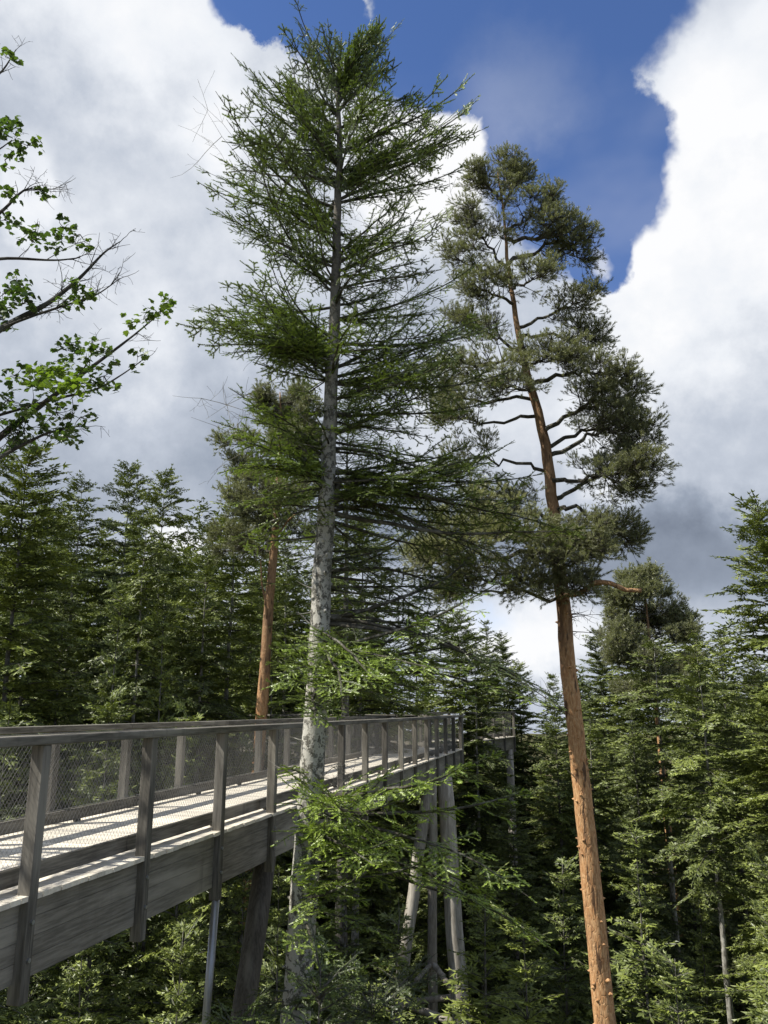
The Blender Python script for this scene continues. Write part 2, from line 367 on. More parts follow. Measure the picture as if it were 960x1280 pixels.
def diamonds(shoots, wd, rng, stretch=1.0):
    O = np.array([s[0] for s in shoots]); D = np.array([s[1] for s in shoots]); Nn = np.array([s[2] for s in shoots])
    Ln = np.array([s[3] for s in shoots])*stretch; tip = np.array([s[4] for s in shoots]); k = len(O)
    Nn = Nn+rng.normal(0, 0.3, Nn.shape)
    S = np.cross(Nn, D); S /= np.linalg.norm(S, axis=1, keepdims=True)+1e-9
    wv = S*(wd*rng.uniform(0.6, 1.2, (k, 1)))
    m_ = O+D*(Ln*rng.uniform(0.3, 0.6, k))[:, None]
    z = np.zeros((k, 3)); z[:, 2] = rng.normal(-0.012, 0.01, k)
    v = np.stack([O, m_+wv+z, O+D*Ln[:, None], m_-wv+z], 1).reshape(-1, 3)
    i = np.arange(k)[:, None]*4
    tri = np.concatenate([i+[0, 1, 2], i+[0, 2, 3]])
    tn = rng.normal(0, 0.12, k)+0.3+0.3*np.clip(tip, 0, 1)
    return v, tri, np.repeat(tn, 4)
def fir_template(L, seed, s0, hi=True, dens=1.0, droop=0.05):
    rng = np.random.default_rng(seed); sh = []; wd = []
    grow((0,0,0), (1,0,0), np.array([0,0,1.0]), L, 0, rng, sh, wd, s0, dens, 0.09 if hi else 0.14, droop)
    t = Tmpl(); t.L = L
    if hi: t.v, t.f, t.t = needle_tris(sh, 24, 0.028, 0.017, rng)
    else:
        t.v, t.f, t.t = diamonds(sh, 0.028, rng, 1.3)
    w_ = MB()
    for pts, r, lvl in wd:
        if lvl == 0: w_.tube(pts, np.linspace(0.006+0.0085*L, 0.003, len(pts)), 6 if hi else 4, caps=False)
        elif lvl == 1 and hi: w_.tube(pts, np.linspace(r*0.9, 0.0018, len(pts)), 3, caps=False)
        elif lvl == 2 and hi and len(pts) > 4: w_.tube(pts[::2] if len(pts) > 4 else pts, 0.0016, 3, caps=False)
        elif lvl == 1 and len(pts) > 3: w_.tube(pts[::2], np.linspace(r*0.9, 0.003, len(pts[::2])), 3, caps=False)
    t.wv = np.concatenate(w_.V); t.wq = np.concatenate(w_.quad); return t
def place(t, base, tip, fol, wood, rng, bend=0.0, roll=None, tint=0.0, thick=1.0, sc_cross=None):
    d = np.asarray(tip)-np.asarray(base); L = np.linalg.norm(d)
    if L < 1e-3: return
    F = frame(d, rng.normal(0, 0.22) if roll is None else roll); s = L/t.L; cs = sc_cross or min(max(s, 0.75), 1.3)
    def tf(v):
        x = v[:, 0]/t.L; q = np.stack([v[:, 0]*s, v[:, 1]*cs, v[:, 2]*cs], 1)
        o = q @ F.T; o[:, 2] += bend*L*4*(x*(1-x)); return o+base
    fol.add(tf(t.v), tri=t.f, tint=t.t+tint)
    wv = t.wv.copy()
    wood.add(tf(wv), quad=t.wq)
HI = {}
for L in (0.6, 1.0, 1.6, 2.3, 3.2):
    for s0 in (0.08, 0.4, 0.6): HI[(L, s0)] = [fir_template(L, int(L*100)+int(s0*10)+k*977, s0, True) for k in range(2)]
LO = {L: [fir_template(L, int(L*50)+k*31, 0.10, False, 1.0) for k in range(3)] for L in (0.9, 1.7, 2.7, 3.6)}
def pick(T, L, rng, s0=None):
    ks = sorted({k[0] if isinstance(k, tuple) else k for k in T}, key=lambda k: abs(k-L))
    l = T[ks[0]] if s0 is None else T[(ks[0], s0)]
    return l[rng.integers(len(l))]

# ------------------------------------------------------------------ setting: ground
g = MB(); gx = np.linspace(-1500, 1500, 121); s_ = np.sign(gx)*(np.abs(gx)/1500)**2.2*1500
X, Y = np.meshgrid(s_, s_); rg = np.random.default_rng(5)
Rr = np.hypot(X, Y)
Z = 0.5*np.sin(X*0.11+1)*np.cos(Y*0.09)+0.25*np.sin(X*0.31)*np.sin(Y*0.27+2)-0.6
Z = Z-np.clip(Rr-150, 0, 800)*0.03
gv = np.stack([X, Y, Z], -1).reshape(-1, 3); n_ = len(s_)
ii = (np.arange(n_-1)[:, None]*n_+np.arange(n_-1)[None]).ravel()
g.add(gv, quad=np.stack([ii, ii+1, ii+1+n_, ii+n_], 1))
go = g.build('ground', M['floor'], smooth=True); go['kind'] = 'structure'

# ------------------------------------------------------------------ the walkway
zl = EYE-1.573                              # deck level
def onplane(px, py, z):
    d = ray(px, py); return d*((z-EYE)/d[2])
A = onplane(35, 1118, zl); Bp = onplane(576, 936, zl)
dv = (Bp-A)[:2]; LEN = np.linalg.norm(dv); dv = dv/LEN; NP = 14; SPC = LEN/NP
bang = -math.atan2(dv[0], dv[1])
WID = 2.62
bridge = empty('timber_walkway', (A[0], A[1], 0), bang)
tag(bridge, 'long near timber walkway with wire mesh railings, passing behind the pale fir trunk', 'walkway')
rngb = np.random.default_rng(11)
def to_local(p):
    c, s = math.cos(-bang), math.sin(-bang); x, y = p[0]-A[0], p[1]-A[1]
    return np.array([c*x-s*y, s*x+c*y, p[2]])
def span(root, y0, y1, W, mirror_far=True, z=zl, step=SPC, n0=0, n1=0, start=0, posts_near=True):
    """one straight leg, local y along it, near side at x=0, far side at x=-W"""
    d = MB(); y = y0
    while y < y1-0.01:
        wdt = 0.142; yy = min(y+wdt, y1)
        d.box((-W+0.05+rngb.uniform(-.012, .012), y, z-0.045), (0.055+rngb.uniform(-.012, .012), yy-0.007, z+rngb.uniform(-.002, .002)), tint=rngb.uniform(0.15, 1)); y += wdt
    d.build('deck', M['deck'], root)
    for sd, x0 in ((1, 0.0), (-1, -W)):
        f = lambda a, b: (min(x0+sd*a, x0+sd*b), max(x0+sd*a, x0+sd*b))
        # beam below (boards show as fine grooves)
        b = MB(); xa, xb = f(-0.16, -0.03)
        for k in range(4): b.box((xa, y0, z-0.70+k*0.163), (xb-sd*0.0, y1, z-0.70+k*0.163+0.159), tint=0.35+0.2*rngb.random())
        b.build('beam', M['beam'], root)
        cu = MB(); xa, xb = f(-0.27, -0.21); yy = y0
        while yy < y1-0.05:
            ye = min(yy+SPC*2, y1); cu.box((xa, yy+0.004, z+0.035), (xb, ye-0.004, z+0.19), tint=rngb.random()); yy = ye
        yy = y0
        while yy < y1:
            cu.box((xa-0.0, yy+0.3, z+0.001), (xb, yy+0.42, z+0.034), tint=0.3); yy += SPC
        cu.build('curb', M['timber_y'], root, bevel=0.006)
        h = MB(); xa, xb = f(-0.15, 0.085); yy = y0-0.1
        while yy < y1+0.1:
            ye = min(yy+SPC*2, y1+0.1); h.box((xa, yy+0.003, z+1.262), (xb, ye-0.003, z+1.345), tint=rngb.uniform(.3, 1)); yy = ye
        h.build('handrail', M['timber_y'], root, bevel=0.008)
        # wire netting
        w_ = MB(); xw = x0-sd*0.20; zb, zt = z+0.20, z+1.25; hgt = zt-zb; pit = 0.062
        yy = y0-hgt
        while yy < y1+hgt:
            for sg in (1, -1):
                a0, a1 = (yy, yy+sg*hgt*0.85)
                # clip to the leg
                p0 = np.array([xw, a0, zb]); p1 = np.array([xw, a1, zt])
                t0, t1 = 0.0, 1.0
                dy = a1-a0
                for lim, s2 in ((y0, 1), (y1, -1)):
                    v0 = (a0-lim)*s2; v1 = (a1-lim)*s2
                    if v0 < 0 and v1 < 0: t0 = 2
                    elif v0 < 0: t0 = max(t0, v0/(v0-v1))
                    elif v1 < 0: t1 = min(t1, v0/(v0-v1))
                if t0 < t1-0.02: w_.tube([p0+(p1-p0)*t0, p0+(p1-p0)*t1], 0.0015, 3, caps=False)
            yy += pit
        for zz in (zb, zt): w_.tube([[xw, y0, zz], [xw, y1, zz]], 0.004, 4)
        w_.build('wire_net', M['wire'], root)
    # posts
    i = start
    while True:
        y = i*step
        if y > y1+0.01: break
        if y >= y0-0.01:
            for sd, x0 in ((1, 0.0), (-1, -W)):
                p = MB(); a, b = sorted((x0-sd*0.07, x0+sd*0.062)); hw = 0.058
                p.box((a, y-hw, z-0.86), (b, y+hw, z+1.26), tint=rngb.random())
                o = p.build('post', M['timber_z'], root, bevel=0.007)
                xo = x0+sd*0.062
                if i < 4 and sd == 1:
                    for zz in (z-0.22, z-0.52): bo = MB(); bo.tube([[xo, y, zz], [xo+sd*0.018, y, zz]], 0.02, 8); bo.build('bolt', M['steel'], o)
        i += 1
    # cross bearers below the deck
    i = start
    while i*step < y1:
        if i*step > y0: c = MB(); c.box((-W+0.165, i*step-0.06, z-0.30), (-0.165, i*step+0.06, z-0.05), tint=0.4); c.build('cross_beam', M['timber_x'], root)
        i += 1
YE = LEN
span(bridge, -7*SPC, YE, WID, start=-6)
# end landing and the second leg that turns off to the left
e = MB()
leg2 = empty('walkway_leg', (0.02, YE+0.15, 0), R(52)); leg2.parent = bridge
def copy_kids(): pass
SAVE = rngb
span(leg2, 0.0, 14*1.0, WID, start=0)
# landing boards and closing rail between the two legs
lb = MB(); c52, s52 = math.cos(R(52)), math.sin(R(52))
q0 = np.array([0.02, YE+0.15]); far1 = np.array([-WID, YE]); far2 = q0+np.array([-WID*c52, -WID*s52])
lb.add([[0.05, YE, zl-0.05], [q0[0], q0[1], zl-0.05], [far2[0], far2[1], zl-0.05], [far1[0], far1[1], zl-0.05],
        [0.05, YE, zl-0.006], [q0[0], q0[1], zl-0.006], [far2[0], far2[1], zl-0.006], [far1[0], far1[1], zl-0.006]],
       quad=[[0,3,2,1],[4,5,6,7],[0,1,5,4],[1,2,6,5],[2,3,7,6],[3,0,4,7]], tint=0.6)
lb.build('landing', M['deck'], bridge)
# steel pipe and log supports
def pole(a, b, r0, r1, mt, name='support_pole', sides=14, wob=0.0, seed=0):
    p = MB(); a = to_local(a); b = to_local(b); rg_ = np.random.default_rng(seed)
    n = 14; t = np.linspace(0, 1, n)[:, None]; pts = a+(b-a)*t
    pts[1:-1, :2] += rg_.normal(0, 0.012, (n-2, 2))*(wob > 0)
    p.tube(pts, np.linspace(r0, r1, n), sides, wob=wob, rng=rg_, tint=0.35+0.4*rg_.random())
    return p.build(name, M[mt], bridge, smooth=True)
def ext(a, b, z):                                   # carry the line a>b on down to height z
    t = (z-a[2])/(b[2]-a[2]); return a+(b-a)*t
def Yat(px):                                        # distance of the near beam at that column
    d = ray(px, 950); k = d[0]/d[1]; # x = k*y ; line A + s*dv
    s = (k*A[1]-A[0])/(dv[0]-k*dv[1]); return A[1]+s*dv[1]
a = P(272, 1075, Yat(272)+0.12); a[2] = zl-0.85; b = P(257, 1280, Yat(272)+0.10); pole(a, ext(a, b, 0), 0.052, 0.052, 'steel')
a = P(334, 1060, Yat(334)+1.0); b = P(302, 1280, Yat(334)+0.3); a[2] = zl-0.6; pole(a, ext(a, b, 0), 0.17, 0.21, 'shadelog', wob=0.02, seed=1)
Yf = Yat(548)
for (x0, y0_, x1, y1_, dY, r0, r1, sd) in ((537, 975, 514, 1135, 0.2, .19, .22, 2), (555, 972, 577, 1280, 0.4, .27, .34, 3), (541, 985, 541, 1280, 2.2, .16, .17, 4),
                                       ):
    Y_ = Yf+dY if x0 > 500 else Yat(x0)+dY
    a = P(x0, y0_, Y_); a[2] = zl-0.68; b = P(x1, y1_, Y_-0.4); pole(a, ext(a, b, 0), r0, r1, 'log', wob=0.02, seed=sd)
for (x0, y0_, x1, y1_, d0, d1, r) in ((541, 1203, 520, 1226, 1.9, 1.2, .085), (541, 1203, 566, 1240, 1.9, .5, .10), (503, 1253, 570, 1246, 1.4, .9, .10), (503, 1254, 566, 1278, 1.2, .2, .12)):
    pole(P(x0, y0_, Yf+d0), P(x1, y1_, Yf+d1), r, r, 'log', 'brace', 10, 0.02, int(x1))
# steel shoes that carry the beams at the far trestle
sh = MB(); s0_ = to_local(P(521, 985, Yat(521)+0.1)); sh.box((s0_[0]-0.25, s0_[1]-0.3, zl-0.9), (s0_[0]+0.1, s0_[1]+0.3, zl-0.701)); sh.build('bearing', M['steel'], bridge)

# distant leg seen through the firs
b2a = P(586, 930, 39); b2b = P(664, 926, 51)
ang2 = -math.atan2(b2b[0]-b2a[0], b2b[1]-b2a[1])
bridge2 = empty('timber_walkway', (b2a[0], b2a[1], 0), ang2)
tag(bridge2, 'distant short stretch of timber walkway glimpsed between firs right of the near one', 'walkway')
span(bridge2, 0, 9, 2.4, z=b2a[2]+0.1, start=0, step=2.2)
for yy in (1, 8):
    for xx in (-0.1, -2.3):
        p = MB(); p.tube([[xx, yy, b2a[2]-0.58], [xx, yy, 0]], [0.2, 0.26], 10); p.build('support_pole', M['log'], bridge2, smooth=True)

# ------------------------------------------------------------------ the big fir beside the walkway
def path_tube(mb, pts, r0, r1, rng, sides=12, wob=0.03, sub=6, mi=0):
    pts = np.asarray(pts, float); k = len(pts); t = np.linspace(0, k-1, (k-1)*sub+1)
    q = np.stack([np.interp(t, np.arange(k), pts[:, i]) for i in range(3)], 1)
    ker = np.array([1, 2, 3, 2, 1])/9; qq = q.copy()
    for i in range(3): qq[2:-2, i] = np.convolve(q[:, i], ker, 'valid')
    mb.tube(qq, r0+(r1-r0)*np.linspace(0, 1, len(qq)), sides, wob=wob, rng=rng, mi=mi); return qq
def trunk_at(pts, z):
    pts = np.asarray(pts); return np.array([np.interp(z, pts[:, 2], pts[:, i]) for i in (0, 1)]+[z])
FY = 11.8
rf = np.random.default_rng(21)
tp = [P(x, y, FY) for x, y in ((374, 1210), (384, 1060), (394, 900), (403, 720), (410, 600), (417, 430), (421, 300), (425, 160), (421, 110), (423, 84))]
base0 = tp[0]+(tp[0]-tp[2])*((tp[0][2])/(tp[2][2]-tp[0][2])); base0[2] = -0.5
tp = [base0, base0*0.5+tp[0]*0.5]+tp; tp = np.array(tp)
fir = empty('fir_tree', (base0[0], base0[1], 0.0))
tag(fir, 'tall foreground fir with pale lichen-speckled trunk, standing in front of the walkway', 'tree')
tk = MB()
zz = np.concatenate([[-0.5], np.linspace(0.5, tp[-1][2], 70)])
pts = np.array([trunk_at(tp, z) for z in zz]); pts[3:-1, :2] += rf.normal(0, 0.008, (len(zz)-4, 2))
rad = np.interp(zz, [0, 12, EYE-1.2, EYE+2.5, EYE+6, EYE+10, tp[-1][2]], [0.32, 0.21, 0.18, 0.135, 0.09, 0.042, 0.012])
tk.tube(pts, rad, 24, wob=0.022, rng=rf)
for k in range(60):                         # branch collars and bark warts
    z = rf.uniform(EYE-5, EYE+5); c = trunk_at(tp, z); a = rf.uniform(0, 2*math.pi); r = np.interp(z, zz, rad)
    dd = np.array([math.cos(a), math.sin(a), rf.uniform(-.1, .3)])
    tk.tube([c+dd*(r*0.8), c+dd*(r*1.05), c+dd*(r*1.22)], [0.045, 0.028, 0.006], 6)
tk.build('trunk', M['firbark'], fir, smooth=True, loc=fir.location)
fol = MB(); wod = MB(); dead = MB()
def limb(base, tip, fol, wod, rng, s0=0.08, bend=-0.03, tint=0.0, roll=None, thick=True):
    base = np.asarray(base); tip = np.asarray(tip); L = np.linalg.norm(tip-base); t = pick(HI, L, rng, s0); place(t, base, tip, fol, wod, rng, bend, roll, tint)
    if base[2] > EYE+4.2 and thick:          # boughs high in the crown are bushy all round, not flat
        for rl in (rng.choice([-1, 1])*rng.uniform(.6, 1.1),):
            b2 = base; t2 = base+(tip-base)*rng.uniform(.8, 1.0)+rng.normal(0, .08*L, 3)
            tm = pick(HI, L*.8, rng, 0.08); place(tm, b2, t2, fol, wod, rng, bend, rl, tint+rng.normal(0, .04), sc_cross=.62)
def on_trunk(py): return trunk_at(tp, P(405, py, FY)[2])
# dead stubs and bare twigs
def deadtwig(mb, base, d, L, rng, r=0.008, kids=3):
    n = 6; p = np.array(base, float); pts = [p.copy()]; d = nrm(d)
    for i in range(n): d = nrm(d+rng.normal(0, 0.13, 3)); p = p+d*L/n; pts.append(p.copy())
    mb.tube(pts, np.linspace(r, 0.0018, n+1), 4, caps=False)
    if kids and L > 0.15:
        for k in range(kids*2):
            i = rng.integers(1, n); dd = nrm(np.diff(pts, axis=0)[i]+rng.normal(0, 0.6, 3)); deadtwig(mb, pts[i], dd, L*rng.uniform(.25, .55), rng, r*0.5, kids-1)
# procedural whorls: (z above eye, azimuth) -> length
zt = tp[-1][2]
def ang_of(az): return np.array([math.sin(az), math.cos(az), 0])
z = EYE+2.6; k = 0
while z < EYE+2.6+0.8*(zt-EYE-2.6):
    h = z-EYE; tt = (z-(EYE+2.6))/(zt-EYE-2.6)
    nl = 4
    a0 = rf.uniform(0, 6.28)
    for j in range(nl):
        azz = a0+j*2*math.pi/nl+rf.normal(0, 0.25); dx = math.sin(azz)
        if rf.random() < 0.25: continue
        Lx = np.interp(tt, [0, .2, .5, .7, .85, 1], [2.3, 2.6, 2.7, 2.5, 1.9, 1.2])*rf.uniform(0.42, 1.12)
        if h < 6 and dx < -0.2: Lx *= 0.72
        if h < 4.6: Lx *= 0.9
        el0 = np.interp(tt, [0, .25, .5, .75, 1], [-4, 4, 18, 28, 34])+rf.normal(0, 11)
        d = ang_of(azz)*math.cos(R(el0))+np.array([0, 0, math.sin(R(el0))])
        b = trunk_at(tp, z+rf.uniform(-.15, .15)); limb(b, b+d*Lx, fol, wod, rf, 0.08 if rf.random() < 0.4 else 0.4, bend=rf.uniform(-.07, .02), tint=rf.normal(0, .06))
    z += np.interp(h, [2.6, 6, 9, 12.5], [0.66, 0.55, 0.44, 0.30])*rf.uniform(0.8, 1.2)
# limbs placed after the photograph: trunk height (py), tip px, py, distance, s0, bend, tint
LIMBS = [
 (120,478,14,11.7,.08,0,.05),(110,400,42,11.8,.08,0,.05),(115,425,34,11.5,.08,0,0),(110,470,30,11.7,.08,0,0),(115,482,18,11.9,.08,0,.05),(130,490,46,11.5,.08,0,0),(190,560,110,11.9,.08,-.04,.05),(215,590,130,11.9,.08,-.04,.05),(120,378,34,12.2,.08,0,0),(115,470,38,11.5,.08,0,0),(160,525,95,11.6,.08,0,0),(170,345,75,12.3,.08,0,0),(200,300,95,11.9,.08,-.02,0),(130,455,22,12,.08,.0,0),(150,352,48,11.6,.08,0,.0),(140,495,60,12,.08,0,0),(190,308,72,11.6,.08,-.03,.05),(170,330,105,11.2,.08,0,0),
 (230,608,132,11.8,.4,-.05,.1),(240,560,100,12.2,.08,-.05,.0),(250,590,150,11.5,.4,-.04,.1),(260,235,196,11.6,.08,-.03,.1),(280,245,215,11.2,.08,-.03,.1),(230,255,150,11.9,.6,-.02,0),
 (330,575,215,11.8,.08,-.05,.05),(340,590,250,11.2,.08,-.05,.05),(330,262,270,11.8,.4,-.03,.05),(360,255,245,11.4,.08,0,.0),
 (450,222,388,11.0,.08,.03,.05),(440,245,372,11.6,.08,.03,.0),(455,262,405,10.8,.08,.02,.0),(430,300,345,12.2,.08,0,0),(460,310,420,11.2,.08,.02,0),
 (400,620,330,11.6,.08,-.03,.08),(430,640,400,11.3,.08,-.03,0),(460,650,372,11.9,.4,-.03,0),(480,655,455,11.6,.08,-.03,-.05),(500,600,420,11,.08,-.05,.05),(520,620,500,12.0,.08,-.02,.0),(545,575,475,11,.08,-.03,.1),
 (600,268,548,10.9,.08,.02,.12),(590,262,530,11.2,.08,.03,.1),(575,285,492,11.6,.08,.02,.1),(560,300,505,11.1,.08,.02,.05),(610,300,610,11.1,.4,0,.1),(630,290,655,11.3,.4,0,.05),(605,330,560,10.6,.08,0,.15),
 (618,728,588,11.2,.08,.02,-.02),(625,700,610,11.6,.4,0,-.03),(630,660,575,11.8,.08,0,.02),(640,735,668,11.8,.6,-.01,-.05),(600,600,590,11.5,.08,0,0),(650,600,700,12.2,.4,0,-.1),
 (590,690,600,11.4,.08,0,0),(600,660,585,11.0,.08,0,.05),(610,700,595,11.0,.4,0,0),(620,670,640,11.4,.08,0,-.05),(560,640,560,11.2,.08,0,0),(470,300,400,10.9,.08,.02,.08),(450,250,400,11.0,.08,.03,.08),(445,280,360,11.4,.08,.02,.05),(590,300,560,10.8,.08,.02,.12),(600,280,575,11.1,.08,.02,.12),
 (700,560,700,12.4,.08,0,-.1),(690,520,672,12.6,.08,0,-.1),(720,585,740,12.4,.4,0,-.1),(735,540,755,12.8,.08,0,-.08),
 (772,705,832,11.6,.6,.05,-.12),(775,650,815,11.9,.6,.03,-.1),(780,600,800,11.5,.6,.03,-.08),
 (830,560,842,10.8,.4,.0,.12),(840,640,858,11.2,.4,.02,.12),(850,600,880,10.6,.4,0,.1),(855,520,868,10.4,.08,0,.12),(845,700,880,11.4,.6,.03,.1),(870,560,885,10.9,.08,-.02,.05),(835,480,830,10.7,.08,0,.12),(860,660,905,11.3,.4,.02,.08),
 (838,620,876,10.6,.08,.02,.1),(842,560,862,10.9,.08,.01,.08),(846,660,890,11.0,.4,.03,.12),(832,590,852,11.3,.08,.02,.05),(838,500,872,10.9,.08,0,.12),(780,640,812,11.5,.4,.04,-.05),(775,690,822,11.3,.4,.05,-.08),(770,610,790,11.9,.4,.03,-.1),(780,720,838,11.4,.6,.06,-.1),(765,560,770,12.2,.08,.02,-.08),(735,600,745,12.2,.4,.02,-.08),(715,620,705,12.3,.4,.02,-.08),(835,338,815,10.2,.08,0,.12),(850,345,850,10.0,.08,-.02,.1),(845,350,800,10.8,.08,0,.1),(865,362,872,9.9,.08,-.02,.05),
 (1035,470,1012,9.0,.08,0,.2),(1040,500,1040,8.6,.08,0,.22),(1050,600,1060,9.0,.08,.02,.2),(1035,430,1022,8.8,.08,0,.2),(1030,520,1025,9.8,.08,0,.2),(1045,440,1045,9.6,.08,0,.18),(1035,590,1035,10.2,.4,0,.18),(1045,640,1078,10.2,.4,.03,.2),(1050,705,1120,10.4,.6,.05,.2),(1060,690,1150,10.4,.6,.06,.1),(1040,560,1060,9.8,.08,0,.12),
 (790,500,850,9.6,.08,.02,.2),(800,560,870,9.4,.08,.02,.2),(810,620,862,9.6,.4,.02,.2),(805,460,860,9.3,.08,0,.15),(1000,560,1020,8.6,.08,.02,.25),(1010,620,1050,8.8,.4,.04,.25),(1015,660,1090,8.8,.4,.05,.2),(1020,690,1130,9.0,.4,.06,.2),(1000,440,1010,8.6,.08,0,.2),(1080,470,1100,8.6,.08,0,.2),(1100,500,1130,8.7,.08,0,.2),(1120,440,1160,8.6,.08,0,.15),(1110,440,1110,9.6,.08,0,.18),(1120,400,1090,9.6,.08,0,.2),(1125,345,1075,10.4,.08,0,.15),(1130,480,1160,9.8,.08,0,.1),(1150,430,1180,9.6,.08,0,.1),(1100,350,1040,10.8,.08,0,.1),
 (1230,520,1190,9.9,.08,0,.05),(1240,330,1225,10.0,.08,0,-.1),(1250,300,1250,10.2,.08,0,-.15),(1250,470,1240,9.6,.08,0,-.1),(1260,560,1240,10.4,.4,0,-.12),(1265,380,1240,9.4,.08,0,-.15),(1290,430,1275,9.2,.08,0,-.15),(1290,560,1285,9.8,.08,0,-.15),(1290,330,1280,9.6,.08,0,-.15),
]
for (py, x, y, yd, s0, bd, ti) in LIMBS:
    if 830 <= py <= 880 and x > 430: y -= 34; bd += .02
    if 1000 < py < 1060 and x > 430: y += 26
    if py > 1000:
        if y < 1200 and abs(x-385) < 42: continue
        yd = yd+1.1
    b_ = on_trunk(py); t_ = P(x, y, yd); limb(b_, t_, fol, wod, rf, s0, bd, ti*(1.1 if py < 1000 else 1.5))
    if py < 720:
        for q in range(1):
            t2 = b_+(t_-b_)*rf.uniform(.6, .98)+rf.normal(0, .24, 3); limb(on_trunk(py+rf.uniform(-14, 14)), t2, fol, wod, rf, 0.08, bd, ti)
for (px, py) in ((404, 642), (409, 628), (398, 652), (356, 962), (350, 1000), (372, 975), (362, 1008), (408, 790), (392, 1090), (378, 880)):   # sprigs on the bole
    b = on_trunk(py+8); t_ = P(px, py, 11.25); limb(b, t_, fol, wod, rf, 0.08, 0, 0.25)
for py, sx, ln in ((690, -1, .25), (738, -1, .3), (742, 1, .55), (765, -1, .22), (785, -1, .3), (782, 1, .5), (720, 1, .3), (1018, 1, .9), (1085, 1, .5), (960, -1, .4), (930, -1, .3), (1030, 1, .5), (880, 1, .5)):
    b = on_trunk(py); dead = MB(); deadtwig(dead, b, (sx, rf.uniform(-.6, .2), rf.uniform(-.1, .3)), ln+0.15, rf, 0.014, 1); dead.build('dead_branch', M['deadwood'], fir, loc=fir.location)
for (x0, y0_, x1, y1_, L) in ((420, 330, 250, 150, 1), (417, 430, 240, 530, .9), (419, 380, 560, 340, 1), (405, 990, 480, 1000, .9), (405, 985, 450, 960, .9), (400, 1000, 470, 1030, 1.0), (417, 590, 235, 528, 1), (425, 300, 590, 240, 1)):
    b = on_trunk(y0_); t_ = P(x1, y1_, 11.3); dl = t_-b; dead = MB(); deadtwig(dead, b, dl, np.linalg.norm(dl)*L, rf, 0.011, 3); dead.build('dead_branch', M['deadwood'], fir, loc=fir.location)
fol.join(wod); fol.build('crown', [M['fir'], M['twig']], fir, loc=fir.location)

# ------------------------------------------------------------------ background firs
KEEPN = {}
def make_fir(H, base, rmax, seed, name, r0=0.2, dz=0.5, power=0.75, full=False, hi=False, flat=0.0, nlimb=5, dark=False):
    rng = np.random.default_rng(seed); e = empty(name)
    tr = MB(); z_ = np.linspace(-2.2, H, 26); drift = np.cumsum(rng.normal(0, 0.02, (26, 2)), 0)
    tpts = np.stack([drift[:, 0], drift[:, 1], z_], 1); tr.tube(tpts, r0*(1-np.clip(z_/H, 0, 1))**0.95+0.004, 10, wob=0.04, rng=rng)
    f = MB(); wd = MB(); z = base*H
    T = HI if hi else LO
    while z < H-0.1:
        t = (z-base*H)/(H-base*H); c = np.array([np.interp(z, z_, tpts[:, 0]), np.interp(z, z_, tpts[:, 1]), z])
        prof = (1-t)**power*(0.55+0.45*min(1, t/0.25)) if not full else (1-t)**power
        if flat and t > 0.8: prof = max(prof, flat*(1-(t-0.8)/0.35))
        a0 = rng.uniform(0, 6.28); nl = nlimb if t < 0.9 else 6
        for j in range(nl):
            az_ = a0+j*6.283/nl+rng.normal(0, .3); L = (rmax*prof+0.22)*rng.uniform(0.6, 1.12)
            if rng.random() < 0.08: continue
            e0 = np.interp(t, [0, 0.4, 0.8, 1], [-14, -4, 10, 34])+rng.normal(0, 6)
            d = ang_of(az_)*math.cos(R(e0))+np.array([0, 0, math.sin(R(e0))])
            tm = pick(T, L, rng, (0.08 if rng.random() < .7 else .4)) if hi else pick(T, L, rng)
            place(tm, c, c+d*L, f, wd, rng, rng.uniform(-.02, .08), None, rng.normal(0, 0.08))
        z += dz*rng.uniform(0.7, 1.3)*(0.65+0.35*(1-t))
    # dead snags on the bare bole
    zz = base*H
    for k in range(14):
        zb = rng.uniform(max(1.5, zz-6), zz+2); a = rng.uniform(0, 6.28); c = np.array([np.interp(zb, z_, tpts[:, 0]), np.interp(zb, z_, tpts[:, 1]), zb])
        deadtwig(wd, c, ang_of(a)+np.array([0, 0, rng.uniform(-.2, .1)]), rng.uniform(.4, 1.3), rng, 0.012, 1)
    # leader
    tr.build('trunk', M['farbark'] if not dark else M['midbark'], e, smooth=True)
    for k in range(7):
        a = rng.uniform(0, 6.28); c = np.array([tpts[-1][0], tpts[-1][1], H-rng.uniform(.05, .5)]); place(pick(T, .9, rng, .08) if hi else pick(T, .9, rng), c, c+np.array([math.sin(a)*.55, math.cos(a)*.55, rng.uniform(.1, .5)]), f, wd, rng)
    KEEPN[e.name] = f.n; f.join(wd); f.build('crown', [M['fir'] if hi else M['firfar'], M['twig']], e)
    e['H'] = H
    return e
def copy_tree(r):
    c = r.copy(); C.objects.link(c)
    for ch in list(r.children): d = ch.copy(); C.objects.link(d); d.parent = c
    return c
TF = {
 'tall1': make_fir(28, 0.40, 3.4, 101, 'fir_tree', 0.24, 0.56, 0.50),
 'tall2': make_fir(27, 0.50, 3.3, 102, 'fir_tree', 0.20, 0.56, 0.45, flat=0.62),
 'full1': make_fir(24, 0.06, 4.0, 103, 'fir_tree', 0.2, 0.50, 0.62, full=True, nlimb=6, dark=True),
 'full2': make_fir(26, 0.20, 3.9, 104, 'fir_tree', 0.2, 0.50, 0.52, flat=0.5, nlimb=6, dark=True),
 'bare': make_fir(22, 0.64, 2.9, 108, 'fir_tree', 0.19, 0.5, 0.5, flat=0.5),
 'thin':  make_fir(25, 0.45, 2.6, 105, 'fir_tree', 0.15, 0.6, 0.5),
 'young': make_fir(13, 0.04, 2.6, 106, 'fir_tree', 0.10, 0.42, 0.75, full=True, nlimb=6, dark=True),
 'young2': make_fir(11, 0.08, 2.4, 107, 'fir_tree', 0.08, 0.40, 0.75, full=True, nlimb=6, dark=True),
}
